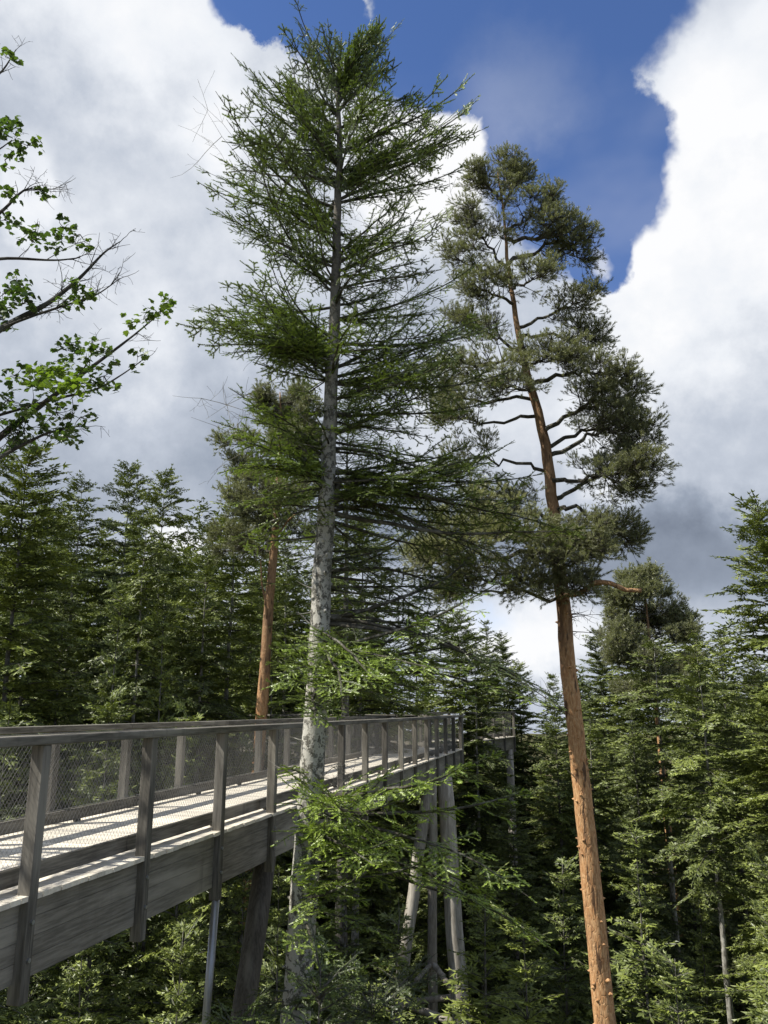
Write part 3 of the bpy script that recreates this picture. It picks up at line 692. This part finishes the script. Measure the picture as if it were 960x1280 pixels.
# px of the tip, py of the tip, distance, kind, turn, label
GL = 'firs standing beyond the left part of the walkway'; GR = 'firs of the wood on the right'; GC = 'firs behind the far end of the walkway'; GU = 'young firs under the walkway'; GE = 'young firs below the right hand wood'
BG = [
 (30, 556, 25, 'full2', 0.3, 'broad dark fir at the left edge behind the handrail, its tip below the maple leaves', GL),
 (-70, 590, 28, 'tall1', 1.3, 'dark fir mostly cut off by the left edge of the picture', GL),
 (68, 640, 44, 'tall2', 2.0, 'low-tipped fir between the dark left edge fir and the next pointed crown', GL),
 (104, 603, 36, 'tall1', 2.9, 'pointed fir just right of the broad dark fir at the left edge', GL),
 (136, 650, 47, 'thin', 4.0, 'slim fir filling the notch between two pointed crowns on the left', GL),
 (162, 585, 37, 'tall2', 0.9, 'fir with the highest dark tip of the pair over the walkway on the left', GL),
 (206, 598, 33, 'tall2', 5.1, 'flat-branched fir with a long pale trunk, right one of the tall left pair', GL),
 (150, 745, 24, 'young', 3.1, 'bushy lower fir just behind the handrail at the second post', GL),
 (85, 750, 27, 'full1', 1.0, 'low dense fir in front of the left wood, just behind the first post', GL),
 (205, 770, 26, 'young', 0.1, 'small bushy fir behind the handrail between second and third post', GL),
 (240, 690, 46, 'full2', 1.8, 'fir under the bright cloud patch left of the orange pine', GL),
 (262, 655, 40, 'thin', 3.7, 'slim fir left of the grey trunk beside the orange pine', GL),
 (292, 600, 34, 'tall1', 4.4, 'fir with a stout grey trunk immediately left of the orange pine', GL),
 (318, 720, 45, 'full1', 0.5, 'dense fir in the gap behind the orange pine trunk', GL),
 (362, 650, 49, 'tall1', 2.2, 'fir between the orange pine and the pale foreground trunk', GL),
 (345, 760, 30, 'young', 5.5, 'low fir behind the handrail between orange pine and pale trunk', GL),
 (452, 655, 32, 'tall2', 1.1, 'dim fir right behind the pale foreground trunk with its branches reaching right', GC),
 (432, 480, 15.5, 'none', 0, '', ''),
 (470, 770, 42, 'full2', 2.7, 'dark fir above the middle of the walkway handrail', GC),
 (520, 750, 47, 'full1', 4.9, 'fir showing under the long bare limb right of the pale trunk', GC),
 (570, 765, 38, 'full2', 0.7, 'fir straight above the far end post of the walkway', GC),
 (606, 778, 50, 'full1', 3.3, 'fir just right of the far end of the walkway', GC),
 (592, 792, 37, 'thin', 2.0, 'slim dark fir standing just past the corner post of the far end', GC),
 (628, 795, 55, 'full2', 1.4, 'fir rising straight behind the distant walkway stretch, darker than its neighbours', GC),
 (556, 850, 46, 'young', 1.7, 'young fir peeping over the far end railing', GC),
 (645, 830, 52, 'full2', 5.8, 'fir tip just right of the distant walkway stretch', GC),
 (690, 845, 35, 'full1', 2.4, 'small pointed fir tip against the cloud, left of the orange pine trunk', GC),
 (640, 985, 32, 'full1', 1.2, 'shaded fir below the distant walkway stretch', GC),
 (675, 960, 36, 'full1', 4.1, 'dark fir left of the lower orange trunk', GC),
 (600, 1090, 24, 'young', 2.0, 'dark young fir right of the sunlit trestle log', GC),
 (745, 790, 47, 'full2', 0.4, 'fir directly right of the orange trunk', GR),
 (780, 735, 44, 'full1', 3.0, 'fir tucked under the rounded pine crown on the right', GR),
 (860, 768, 46, 'full2', 5.2, 'pointed fir in the middle of the right wood', GR),
 (822, 800, 34, 'bare', 1.5, 'fir in front of the rounded pine crown, pale trunk showing at mid height', GR),
 (898, 790, 37, 'full1', 4.6, 'broad fir right of the pointed one in the right wood', GR),
 (872, 800, 27, 'bare', 2.6, 'fir with a long pale leaning trunk in the right wood', GR),
 (950, 630, 25, 'full2', 0.9, 'tallest fir at the right edge with tiered boughs against the grey cloud', GR),
 (1010, 720, 30, 'full1', 2.2, 'fir cut off by the right edge of the picture', GR),
 (940, 830, 40, 'full2', 3.9, 'fir behind the tiered one at the right edge', GR),
 (790, 880, 33, 'full1', 0.2, 'bushy fir right beside the orange trunk at mid height', GR),
 (850, 930, 36, 'full1', 5.0, 'dense sunlit fir in the lower middle of the right wood', GR),
 (945, 900, 29, 'full1', 1.9, 'dense sunlit fir in the lower right corner', GR),
 (800, 1040, 24, 'young', 3.6, 'young fir right of the foot of the orange trunk', GE),
 (868, 1110, 30, 'young', 0.8, 'young fir beside the pale trunk at lower right', GE),
 (740, 900, 36, 'bare', 0.8, 'bare-stemmed fir right behind the orange trunk', GR),
 (55, 610, 30, 'bare', 3.8, 'bare pale-stemmed fir beside the broad dark fir at the left edge', GL),
 (180, 640, 29, 'bare', 5.8, 'fir with a bare pale stem in front of the tall left pair', GL),
 (262, 690, 31, 'bare', 0.8, 'fir with a thin bare stem left of the orange pine', GL),
 (960, 1080, 20, 'young', 2.8, 'young fir at the lower right edge', GE),
 (700, 1080, 26, 'young2', 4.8, 'young shaded fir left of the foot of the orange trunk', GE),
 (655, 1150, 20, 'young2', 1.3, 'young dark fir at the bottom between trestle and orange trunk', GE),
 (840, 1200, 19, 'young2', 0.5, 'youngest fir at the bottom right, nearest the camera', GE),
 (40, 1170, 22, 'young', 2.3, 'young fir in the shade under the near beam at bottom left', GU),
 (110, 1150, 19, 'young2', 3.3, 'young fir under the beam between first and second post', GU),
 (180, 1130, 24, 'young', 4.2, 'young fir under the beam at the second post', GU),
 (225, 1165, 17, 'young2', 5.3, 'young fir left of the steel pipe support', GU),
 (300, 1105, 25, 'young', 0.6, 'young fir between the steel pipe and the dark leaning log', GU),
 (350, 1085, 22, 'young2', 1.6, 'young fir right of the dark leaning log', GU),
 (430, 1045, 27, 'young', 2.1, 'young fir beneath the middle of the walkway', GU),
 (490, 1075, 38, 'young', 3.4, 'young fir behind the trestle logs', GU),
 (492, 1150, 21, 'young2', 5.9, 'young fir left of the trestle foot', GU),
 (130, 880, 21, 'young', 1.2, 'low fir seen through the netting between first and second post', GU),
 (20, 900, 20, 'young', 4.9, 'low fir seen through the netting at the far left', GU),
 (235, 895, 24, 'young', 2.9, 'low fir seen through the netting at the third post', GU),
 (310, 930, 27, 'young2', 0.4, 'low fir seen through the netting left of the orange trunk', GU),
]
used = set()
for (px, py, yd, kind, turn, label, grp) in BG:
    if kind == 'none': continue
    top = P(px, py, yd); src = TF[kind]
    o = copy_tree(src) if kind in used else src; used.add(kind)
    s = (top[2]+0.3)/src['H'] if kind not in ('young', 'young2') else (top[2]+0.3)/src['H']
    o.location = (top[0], top[1], -0.3); o.rotation_euler = (0, 0, turn)
    hs = s if kind not in ('young', 'young2') else s
    xs = min(s, 1.1)*(1.0+0.18*math.sin(px*1.7))
    o.scale = (xs, xs, s); tag(o, label, 'tree', grp)

# firs rising just below the camera, only their tops in view
nf = make_fir(15.2, 0.70, 2.1, 333, 'fir_tree', 0.10, 0.42, 0.7, hi=True, dark=True, nlimb=6)
for k, (px, py, yd, turn, label) in enumerate(((392, 1212, 9.4, 0.4, 'dark fir top rising right in front of the foot of the pale trunk'), (478, 1236, 10.2, 2.1, 'fir top at the bottom edge between the pale trunk and the trestle'), (308, 1256, 9.8, 4.0, 'fir top at the bottom edge in front of the dark leaning log'))):
    o = nf if k == 0 else copy_tree(nf); tp_ = P(px, py, yd); o.location = (tp_[0], tp_[1], tp_[2]-15.2); o.rotation_euler = (0, 0, turn); tag(o, label, 'tree', 'fir tops nearest the camera')
# the fir right behind the pale trunk
f2 = make_fir(EYE+12.0, 0.64, 3.9, 222, 'fir_tree', 0.32, 0.50, 0.45, hi=True, dark=True)
f2.location = (P(430, 760, 29)[0], 29, -0.3); tag(f2, 'fir with shaded grey trunk half hidden directly behind the pale trunk', 'tree')

# ------------------------------------------------------------------ pines
def pine_cluster(seed, size=0.45, n=26, per=20, ln=0.07, wd=0.0045):
    rng = np.random.default_rng(seed); sh = []; w_ = MB()
    for k in range(n):
        d = nrm(np.array([rng.uniform(0.1, 1.0), rng.normal(0, 0.75), rng.normal(0.15, 0.45)])); L = size*rng.uniform(0.45, 1.0)
        p0 = np.array([0.0, 0, 0]); p1 = d*L*0.6; d2 = nrm(d+np.array([0.15, 0, 0.45])+rng.normal(0, .2, 3)); p2 = p1+d2*L*0.4
        w_.tube([p0, p1, p2], [0.006, 0.004, 0.0025], 3, caps=False)
        for q in (1, 2, 3): sh.append((p2-d2*0.05*q+rng.normal(0, .008, 3), d2, np.array([0, 0, 1.0]), 0.06, 0.6 if q == 1 else 0.1))
        if rng.random() < 0.7:
            d3 = nrm(d2+rng.normal(0, .6, 3)); w_.tube([p1, p1+d3*L*0.35], 0.003, 3, caps=False)
            for q in (1, 2): sh.append((p1+d3*(L*0.35-0.05*q), d3, np.array([0, 0, 1.0]), 0.06, 0.4))
    O = np.array([s[0] for s in sh]); D = np.array([s[1] for s in sh]); tip = np.array([s[4] for s in sh]); k = len(O)
    ref = np.array([0.3, 0.9, 0.2]); S = np.cross(D, ref); S /= np.linalg.norm(S, axis=1, keepdims=True); U = np.cross(D, S)
    th = rng.uniform(0, 6.28, (k, per)); a = rng.uniform(R(20), R(68), (k, per)); t = rng.uniform(0, .06, (k, per))
    sd = S[:, None]*np.cos(th)[..., None]+U[:, None]*np.sin(th)[..., None]
    nd = D[:, None]*np.cos(a)[..., None]+sd*np.sin(a)[..., None]; b = O[:, None]+D[:, None]*t[..., None]
    pr = np.cross(nd, rng.normal(0, 1, nd.shape)); pr /= np.linalg.norm(pr, axis=2, keepdims=True)+1e-9
    v = np.stack([b-pr*wd/2, b+pr*wd/2, b+nd*(ln*rng.uniform(.7, 1.1, (k, per)))[..., None]], 2).reshape(-1, 3)
    T = Tmpl(); T.L = 1.0; T.v = v; T.f = np.arange(len(v)).reshape(-1, 3)
    T.t = np.repeat((0.28+0.25*tip[:, None]+rng.normal(0, .1, (k, per))).ravel(), 3); T.wv = np.concatenate(w_.V); T.wq = np.concatenate(w_.quad); return T
PC = [pine_cluster(300+k, 0.62, 20, 15, 0.075, 0.009) for k in range(5)]
PF = [pine_cluster(400+k, 0.6, 22, 7, 0.10, 0.016) for k in range(4)]
def put_cluster(T, p, d, s, fol, wod, rng, tint=0.0):
    F = frame(d, rng.uniform(-.4, .4)); fol.add((T.v*s) @ F.T+p, tri=T.f, tint=T.t+tint); wod.add((T.wv*s) @ F.T+p, quad=T.wq)
def pine_limb(path, fol, wod, rng, r0=0.05, n=12, s=1.0, spread=0.8, start=0.45, Tset=None, tint=0.0, mi=0, side_up=0.25):
    """a crooked limb with side branches carrying needle clusters on its outer part"""
    Tset = Tset or PC
    path = np.asarray(path, float); k = len(path); L = np.linalg.norm(np.diff(path, axis=0), axis=1).sum()
    t = np.linspace(0, k-1, 14); q = np.stack([np.interp(t, np.arange(k), path[:, i]) for i in range(3)], 1)
    q[1:-1] += rng.normal(0, 0.022*L, (12, 3)); wod.tube(q, np.linspace(r0, 0.008, 14), 6, caps=False, mi=mi)
    for i in range(n):
        u = start+(1-start)*(i+rng.random())/n; a = u*13; j = min(12, int(a)); b = q[j]+(q[j+1]-q[j])*(a-j); dm = nrm(q[j+1]-q[j])
        sd = nrm(np.cross(dm, [0, 0, 1]))*(1 if i % 2 else -1)
        sl = spread*rng.uniform(0.35, 1.0)*(1.15-0.7*u); d = nrm(dm*0.7+sd*rng.uniform(.5, 1.1)+np.array([0, 0, side_up+rng.normal(0, .3)]))
        m1 = b+d*sl*0.5+rng.normal(0, .03, 3); e1 = b+d*sl
        wod.tube([b, m1, e1], [max(0.008, r0*0.35), 0.008, 0.005], 4, caps=False)
        put_cluster(Tset[rng.integers(len(Tset))], e1, d, s*rng.uniform(.5, 1.25), fol, wod, rng, tint+rng.normal(0, .05))
        if sl > 0.4*spread: put_cluster(Tset[rng.integers(len(Tset))], m1, nrm(d+rng.normal(0, .5, 3)+[0, 0, .3]), s*rng.uniform(.4, 1.05), fol, wod, rng, tint+rng.normal(0, .05))
    put_cluster(Tset[rng.integers(len(Tset))], q[-1]-nrm(q[-1]-q[-2])*0.1, q[-1]-q[-2], s, fol, wod, rng, tint)

PY = 17.5; rp = np.random.default_rng(77)
pp = [P(x, y, PY) for x, y in ((757, 1280), (741, 1120), (724, 960), (712, 840), (702, 740), (692, 640), (683, 560), (668, 500), (648, 420), (636, 340), (630, 270), (622, 215))]
pb = pp[0]+(pp[0]-pp[1])*(pp[0][2]/(pp[1][2]-pp[0][2])); pb[2] = -0.5
pp = np.array([pb]+pp)
pine = empty('pine_tree', (pb[0], pb[1], 0))
tag(pine, 'tall pine with long bare orange trunk right of the walkway and crown against the clouds', 'tree')
ptk = MB(); zz = np.linspace(pp[0][2], pp[-1][2], 80); pts = np.array([trunk_at(pp, z_) for z_ in zz]); pts[2:-2, :2] += rp.normal(0, .012, (76, 2))
hh = zz-EYE
rad = np.interp(hh, [-18, -5, 0, 3, 6, 9, 12.5], [.28, .205, .172, .15, .115, .065, .02])
ptk.tube(pts, rad, 22, wob=0.028, rng=rp)
for k in range(110):
    z_ = rp.uniform(EYE-7, EYE+4); c = trunk_at(pp, z_); a = rp.uniform(0, 6.28); r = np.interp(z_, zz, rad); dd = np.array([math.cos(a), math.sin(a), .1])
    ptk.tube([c+dd*(r*.85), c+dd*(r*1.03), c+dd*(r*1.0+.045)], [.05, .028, .006], 5)
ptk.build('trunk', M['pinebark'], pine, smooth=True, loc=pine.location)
pf = MB(); pw = MB()
def pt(py): return trunk_at(pp, P(690, py, PY)[2])
PL = [ # trunk py, [(px,py,Y)...], n, spread, start, tint
 (250,[(600,225,17.3)],8,.6,.2,0),(245,[(640,200,17.5)],8,.5,.2,.05),(260,[(655,215,17.8)],7,.5,.2,0),(290,[(690,250,17.4)],10,.7,.25,0),(300,[(720,290,17.2)],12,.8,.3,0),
 (330,[(700,300,17.9),(728,325,18)],12,.8,.3,-.05),(340,[(580,270,17.5)],10,.7,.3,0),(350,[(560,320,17.9)],10,.8,.3,0),(360,[(680,345,16.5)],8,.7,.3,.05),(380,[(600,360,16.8)],9,.8,.3,0),
 (410,[(700,385,17.2),(742,370,17.2)],8,.5,.35,0),(420,[(715,420,17.6),(745,425,17.6)],10,.6,.4,-.05),(440,[(570,400,18)],11,.8,.3,0),(450,[(560,460,17)],11,.8,.3,0),(455,[(700,450,16.3)],10,.8,.3,.08),
 (480,[(730,460,16.8),(780,480,16.8)],14,.9,.35,.06),(490,[(620,480,16.2)],10,.9,.2,.08),(500,[(590,500,17.5),(540,495,17.8)],10,.8,.5,0),(520,[(600,530,17),(560,520,16.8)],9,.7,.5,0),
 (540,[(740,500,16.9),(760,505,16.8)],12,.9,.3,.1),(560,[(740,535,18),(790,540,18)],13,.9,.35,-.05),(570,[(755,540,17),(808,556,17)],16,1.0,.4,-.05),(590,[(600,570,18),(570,590,18)],10,.9,.4,-.08),
 (625,[(750,590,17.3),(795,612,17.3)],16,.9,.4,-.08),(600,[(740,600,16.6),(800,585,16.4)],12,.8,.4,0),(640,[(720,632,17),(745,650,17),(790,680,17)],14,.75,.5,-.06),
 (650,[(610,630,17.2)],12,.9,.3,0),(670,[(640,670,15.9),(590,680,15.6)],16,1.0,.2,.35),(680,[(610,660,16.2),(545,690,16)],16,1.0,.3,.35),(660,[(720,680,15.9)],12,.9,.2,.1),(700,[(690,700,15.7)],12,.9,.2,.12),
 (690,[(560,700,16.8),(530,700,17)],13,.9,.4,.1),(715,[(740,690,16.6)],10,.7,.35,.05),(725,[(650,730,16.3)],10,.8,.2,.1),(735,[(720,740,16.4)],8,.6,.3,.05),(700,[(620,720,16.9),(570,730,17.2)],10,.8,.4,.12),
 (745,[(640,738,17.2),(600,742,17),(560,748,16.6)],6,.5,.75,0)]
for (py, path, n, spd, st, ti) in PL:
    b = pt(py); P_ = [b]+[P(*q) for q in path]; pine_limb(P_, pf, pw, rp, 0.045 if n < 12 else 0.06, n=int(n*1.9), s=0.76, spread=spd*1.3, start=st, tint=ti)
pw2 = MB()
path_tube(pw2, [pt(745), P(728, 741, 16.6), P(742, 728, 16.2), P(762, 728, 16.0), P(782, 738, 15.9), P(802, 738, 15.8)], 0.065, 0.04, rp, 8, 0.05)
for (py, x, y, L) in ((1085-100, 700, 965, .5), (700, 740, 640, .3)): pass
for py_, d_ in ((975, (-1, -.5, .35)), (810, (-.4, -.5, 1))): db = MB(); deadtwig(db, pt(py_), d_, .55, rp, .02, 0); db.build('dead_branch', M['deadwood'], pine, loc=pine.location)
for k in range(10):
    z_ = EYE+rp.uniform(-.6, 2.2); deadtwig(pw, trunk_at(pp, z_), (rp.choice([-1, 1]), rp.uniform(-.5, .5), .1), rp.uniform(.5, 1.1), rp, .014, 2)
pf.join(pw); pf.build('crown', [M['pine'], M['twig']], pine, loc=pine.location); pw2.build('bare_limb', M['pinebark'], pine, smooth=True, loc=pine.location)

# second pine, behind the walkway
QY = 29; rq = np.random.default_rng(88)
qp = [P(x, y, QY) for x, y in ((322, 960), (328, 880), (336, 760), (343, 680), (348, 600), (352, 540), (350, 490))]
qb = qp[0].copy(); qb[0] -= 0.6; qb[2] = -0.5; qp = np.array([qb]+qp)
p2 = empty('pine_tree', (qb[0], qb[1], 0)); tag(p2, 'pine with straight orange trunk behind the walkway, left of the pale fir trunk', 'tree')
qt = MB(); zz = np.linspace(qp[0][2], qp[-1][2], 50); pts = np.array([trunk_at(qp, z_) for z_ in zz]); qt.tube(pts, np.interp(zz-EYE, [-18, 0, 5, 9, 12], [.30, .21, .16, .09, .02]), 14, wob=.03, rng=rq)
qt.build('trunk', M['pinebark'], p2, smooth=True, loc=p2.location)
qf = MB(); qw = MB(); qo = MB()
for k in range(34):
    f = k/33; py = 500+f*190; b = trunk_at(qp, P(345, py, QY)[2]); a = rq.uniform(0, 6.28); L = np.interp(f, [0, .3, .7, 1], [.8, 2.0, 2.6, 2.2])*rq.uniform(.6, 1.1)
    d = np.array([math.sin(a), math.cos(a), rq.uniform(0.1, .7)*(1-f)+rq.uniform(-.1, .25)]); t_ = b+nrm(d)*L
    pine_limb([b, b+nrm(d)*L*.5+[0, 0, .1], t_], qf, qw, rq, .05, 9, 1.0, .9, .35, PF, rq.normal(0, .04))
for (x, y) in ((370, 600), (385, 605), (318, 640), (372, 640)):
    qo = MB(); path_tube(qo, [trunk_at(qp, P(345, y+35, QY)[2]), P((x+345)/2, y+12, QY), P(x, y, QY-.5)], .05, .02, rq, 6); qo.build('bare_limb', M['pinebark'], p2, smooth=True, loc=p2.location)
qo = MB(); path_tube(qo, [trunk_at(qp, P(345, 790, QY)[2]), P(332, 750, QY-.3), P(327, 730, QY-.4), P(326, 700, QY-.4)], .06, .02, rq, 6)
qf.join(qw); qf.build('crown', [M['pine'], M['twig']], p2, loc=p2.location); qo.build('bare_limb', M['pinebark'], p2, smooth=True, loc=p2.location)

# third pine: rounded crown over the right wood
TY = 42; rt = np.random.default_rng(99)
top = P(803, 708, TY); p3 = empty('pine_tree', (top[0]+.5, TY, 0)); tag(p3, 'pine with rounded olive crown rising above the right hand wood', 'tree')
tq = MB(); tpp = np.array([[top[0]+.5, TY, -.5], [top[0]+.2, TY, top[2]*.6], [top[0], TY, top[2]-.3]]); tq.tube(np.array([trunk_at(tpp, z_) for z_ in np.linspace(-.5, top[2]-.3, 20)]), np.linspace(.3, .03, 20), 10)
tq.build('trunk', M['pinebark'], p3, smooth=True, loc=p3.location)
tf_ = MB(); tw = MB()
for k in range(42):
    z_ = top[2]-.3-6.5*(k/41)**1.0; b = trunk_at(tpp, z_-0.6); a = rt.uniform(0, 6.28); f = k/41; L = np.interp(f, [0, .25, .6, 1], [.7, 2.2, 2.9, 2.4])*rt.uniform(.6, 1.05)
    d = nrm(np.array([math.sin(a), math.cos(a), rt.uniform(.1, .5)])); pine_limb([b, b+d*L*.5, b+d*L], tf_, tw, rt, .05, 8, 1.25, 1.0, .4, PF, rt.normal(.05, .05))
tf_.join(tw); tf_.build('crown', [M['pine'], M['twig']], p3, loc=p3.location)

# ------------------------------------------------------------------ maple reaching in from the left
rm = np.random.default_rng(55); MX, MYy = -7.9, 9.2
mp_ = empty('maple_tree', (MX, MYy, 0)); tag(mp_, 'broadleaf tree whose leafy and bare boughs reach in over the walkway from the left edge', 'tree')
mt_ = MB(); tr_ = np.array([[MX, MYy, -.5], [MX+.1, MYy, 10], [MX-.1, MYy+.1, 18], [MX, MYy, 24], [MX-.2, MYy, 29]])
mt_.tube(np.array([trunk_at(tr_, z_) for z_ in np.linspace(-.5, 29, 40)]), np.linspace(.32, .03, 40), 14, wob=.03, rng=rm); mt_.build('trunk', M['maplebark'], mp_, smooth=True, loc=mp_.location)
ml = MB(); mw = MB()
# five-lobed leaf
LF = np.array([[0,0],[.28,-.06],[.52,.14],[.40,.26],[.62,.52],[.36,.50],[.30,.66],[0,1.0],[-.30,.66],[-.36,.50],[-.62,.52],[-.40,.26],[-.52,.14],[-.28,-.06]])
LT = np.array([[0, i, i+1] for i in range(1, 13)])
def leaf(p, d, up, s, t):
    F = frame(d); S = np.cross(up, F[:, 0]); S = nrm(S); U = np.cross(F[:, 0], S)
    v = p+np.outer(LF[:, 1]*s, F[:, 0])+np.outer(LF[:, 0]*s, S)+np.outer(-np.abs(LF[:, 0])*s*.25-LF[:, 1]**2*s*.2, U)
    ml.add(v, tri=LT, tint=t)
def leafclump(c, n, r, ti, rng):
    for k in range(max(3, n//4)):
        d = nrm(rng.normal(0, 1, 3)+[0.5, 0, .2]); q = c+d*r*rng.uniform(.5, 1); mid = (c+q)/2+rng.normal(0, .02, 3); mw.tube([c, mid, q], [.006, .004, .002], 3, caps=False)
        for j in range(8):
            b = q+rng.normal(0, .045, 3)*[1, 1, .7]; a = rng.uniform(0, 6.28)
            leaf(b, np.array([math.cos(a), math.sin(a), rng.uniform(-.9, .15)]), nrm([rng.normal(0, .4)-.2, rng.normal(0, .4), 1]), rng.uniform(.045, .078), ti+rng.normal(0, .12))
def bough(path, Yd, r0, twigs=6, start_z=None):
    pts = [P(x, y, Yd+(k*0.12)) for k, (x, y) in enumerate(path)]
    z0 = pts[0][2]-0.9; pts = [trunk_at(tr_, z0)]+pts
    q = path_tube(mw, pts, r0, .005, rm, 7, .03, 5)
    for k in range(twigs):
        j = rm.integers(int(len(q)*.45), len(q)-2); d = nrm(q[j+1]-q[j]); deadtwig(mw, q[j], nrm(d+rm.normal(0, .35, 3)+[0, 0, .25]), rm.uniform(.25, .6), rm, .006, 2)
    deadtwig(mw, q[-2], q[-1]-q[-3], .35, rm, .005, 2)
bough([(-60, 120), (0, 95), (20, 62)], 8.2, .03, 3)
bough([(-60, 300), (0, 268), (30, 235), (55, 238)], 8.2, .035, 8)
bough([(-60, 330), (10, 322), (70, 326), (100, 322)], 8.0, .03, 4)
bough([(-60, 450), (10, 405), (60, 380), (100, 348), (130, 315), (150, 302)], 8.0, .05, 12)
bough([(20, 402), (80, 382), (120, 370), (150, 348)], 8.0, .02, 8)
bough([(-60, 600), (0, 545), (60, 500), (110, 462), (160, 425), (200, 392)], 8.3, .055, 4)
bough([(60, 500), (120, 488), (150, 470), (176, 452)], 8.3, .02, 1)
bough([(-60, 610), (10, 565), (60, 540), (100, 532)], 8.0, .04, 5)
bough([(-50, 200), (-5, 190), (15, 175)], 8.2, .02, 2)
CL = [(12, 73, 14, .10, .3), (2, 160, 30, .16, 0), (12, 150, 14, .1, .1), (34, 182, 24, .13, .1), (6, 200, 14, .14, 0), (52, 240, 12, .08, .15), (5, 275, 24, .14, -.1), (10, 245, 8, .1, 0),
 (80, 286, 22, .14, .05), (100, 293, 18, .12, .1), (40, 300, 20, .13, -.1), (35, 290, 12, .1, 0), (68, 305, 8, .1, 0), (8, 365, 44, .2, -.15), (28, 380, 30, .17, -.1), (20, 350, 14, .1, -.05), (0, 400, 30, .15, -.1),
 (85, 372, 22, .1, -.05), (108, 374, 12, .08, .2), (95, 362, 8, .08, 0), (168, 402, 14, .1, .35), (180, 396, 14, .09, .3), (200, 386, 20, .11, .25), (212, 382, 12, .09, .2),
 (90, 440, 30, .15, .0), (115, 432, 18, .12, 0), (135, 445, 24, .13, .0), (172, 446, 18, .11, .2), (105, 460, 40, .18, .1), (130, 470, 34, .16, .1), (75, 452, 18, .12, 0),
 (60, 465, 60, .2, .5), (45, 480, 50, .18, .5), (80, 485, 60, .2, .5), (100, 480, 34, .18, .4), (20, 470, 24, .14, -.05), (10, 500, 50, .22, 0), (40, 505, 44, .2, .1), (70, 515, 40, .2, .05), (100, 522, 22, .14, 0),
 (30, 535, 50, .22, -.1), (60, 545, 30, .2, -.1), (5, 545, 50, .22, -.15), (80, 548, 14, .12, 0), (-10, 520, 60, .25, -.1), (-15, 380, 40, .22, -.1), (-15, 160, 30, .2, 0)]
for (x, y, n, r, ti) in CL: leafclump(P(x, y, 8.1+rm.uniform(-.25, .45)), int(n*0.75), r*1.1, .42+ti*.9, rm)
for k in range(40):                                    # the rest of its crown, outside the frame
    c = np.array([MX+rm.normal(-1.2, 1.2), MYy-1.8+rm.normal(0, 1.2), rm.uniform(19, 27)]); c[1] -= 3.0; leafclump(c, 24, .35, .4, rm); b = trunk_at(tr_, c[2]-.6); mw.tube([b, (b+c)/2+[0, 0, .2], c], [.03, .015, .006], 4, caps=False)
ml.join(mw); ml.build('crown', [M['maple'], M['maplebark']], mp_, loc=mp_.location)

# ------------------------------------------------------------------ far wood and undergrowth that nobody could count
rw = np.random.default_rng(7)
fw = MB(); srcs = [TF['full1'], TF['full2']]
lod = []
for src in srcs:
    cr = [c for c in src.children if c.name.startswith('crown')][0]; me = cr.data; nv = KEEPN[src.name]
    v = np.empty(len(me.vertices)*3, np.float32); me.vertices.foreach_get('co', v); v = v.reshape(-1, 3)[:nv]
    t = np.empty(len(me.vertices), np.float32); me.attributes['tint'].data.foreach_get('value', t); t = t[:nv]
    k = len(v)//4; keep = rw.random(k) < 9000/k; vv = v.reshape(k, 4, 3)[keep]; c_ = vv.mean(1, keepdims=True); vv = c_+(vv-c_)*min(2.6, (k/9000)**.5); print('LOD', k); tt = t.reshape(k, 4)[keep]
    lod.append((vv.reshape(-1, 3), tt.ravel()))
def lod_tris(k): i = np.arange(k)[:, None]*4; return np.concatenate([i+[0, 1, 2], i+[0, 2, 3]])
for k in range(170):
    yd = rw.uniform(50, 80); px = rw.uniform(-140, 1100) if k > 40 else rw.uniform(-140, 500); v, t = lod[k % 2]; a = rw.uniform(0, 6.28); c, s = math.cos(a), math.sin(a)
    top = P(px, np.interp(px, [0, 260, 380, 500, 600, 740, 820, 960], [625, 650, 700, 790, 810, 850, 780, 780])+rw.uniform(-10, 90), yd); sz = top[2]/25; sx = rw.uniform(.9, 1.15)
    vv = np.stack([(v[:, 0]*c-v[:, 1]*s)*sx, (v[:, 0]*s+v[:, 1]*c)*sx, v[:, 2]*sz], 1)+[top[0], yd, -.3]; fw.add(vv, tri=lod_tris(len(v)//4), tint=t+rw.normal(0, .06))
o = fw.build('far_wood', M['firfar']); o['label'] = 'mass of distant firs filling the gaps behind the nearer trees'; o['category'] = 'wood'; o['kind'] = 'stuff'
ug = MB()
n = 60000; yy = rw.uniform(8, 75, n); xx = rw.uniform(-.75, .75, n)*(yy+6); zz = -0.6+rw.random(n)**2*2.0
pp_ = np.stack([xx, yy, zz], 1); a = rw.normal(0, 1, (n, 3)); a[:, 2] *= .4; b = rw.normal(0, 1, (n, 3)); b[:, 2] *= .3
v = np.stack([pp_, pp_+a*.10, pp_+b*.10], 1).reshape(-1, 3); ug.add(v, tri=np.arange(3*n).reshape(-1, 3), tint=np.repeat(rw.normal(.45, .2, n), 3))
o = ug.build('undergrowth', M['maple']); o['label'] = 'leafy green undergrowth covering the forest floor'; o['category'] = 'undergrowth'; o['kind'] = 'stuff'
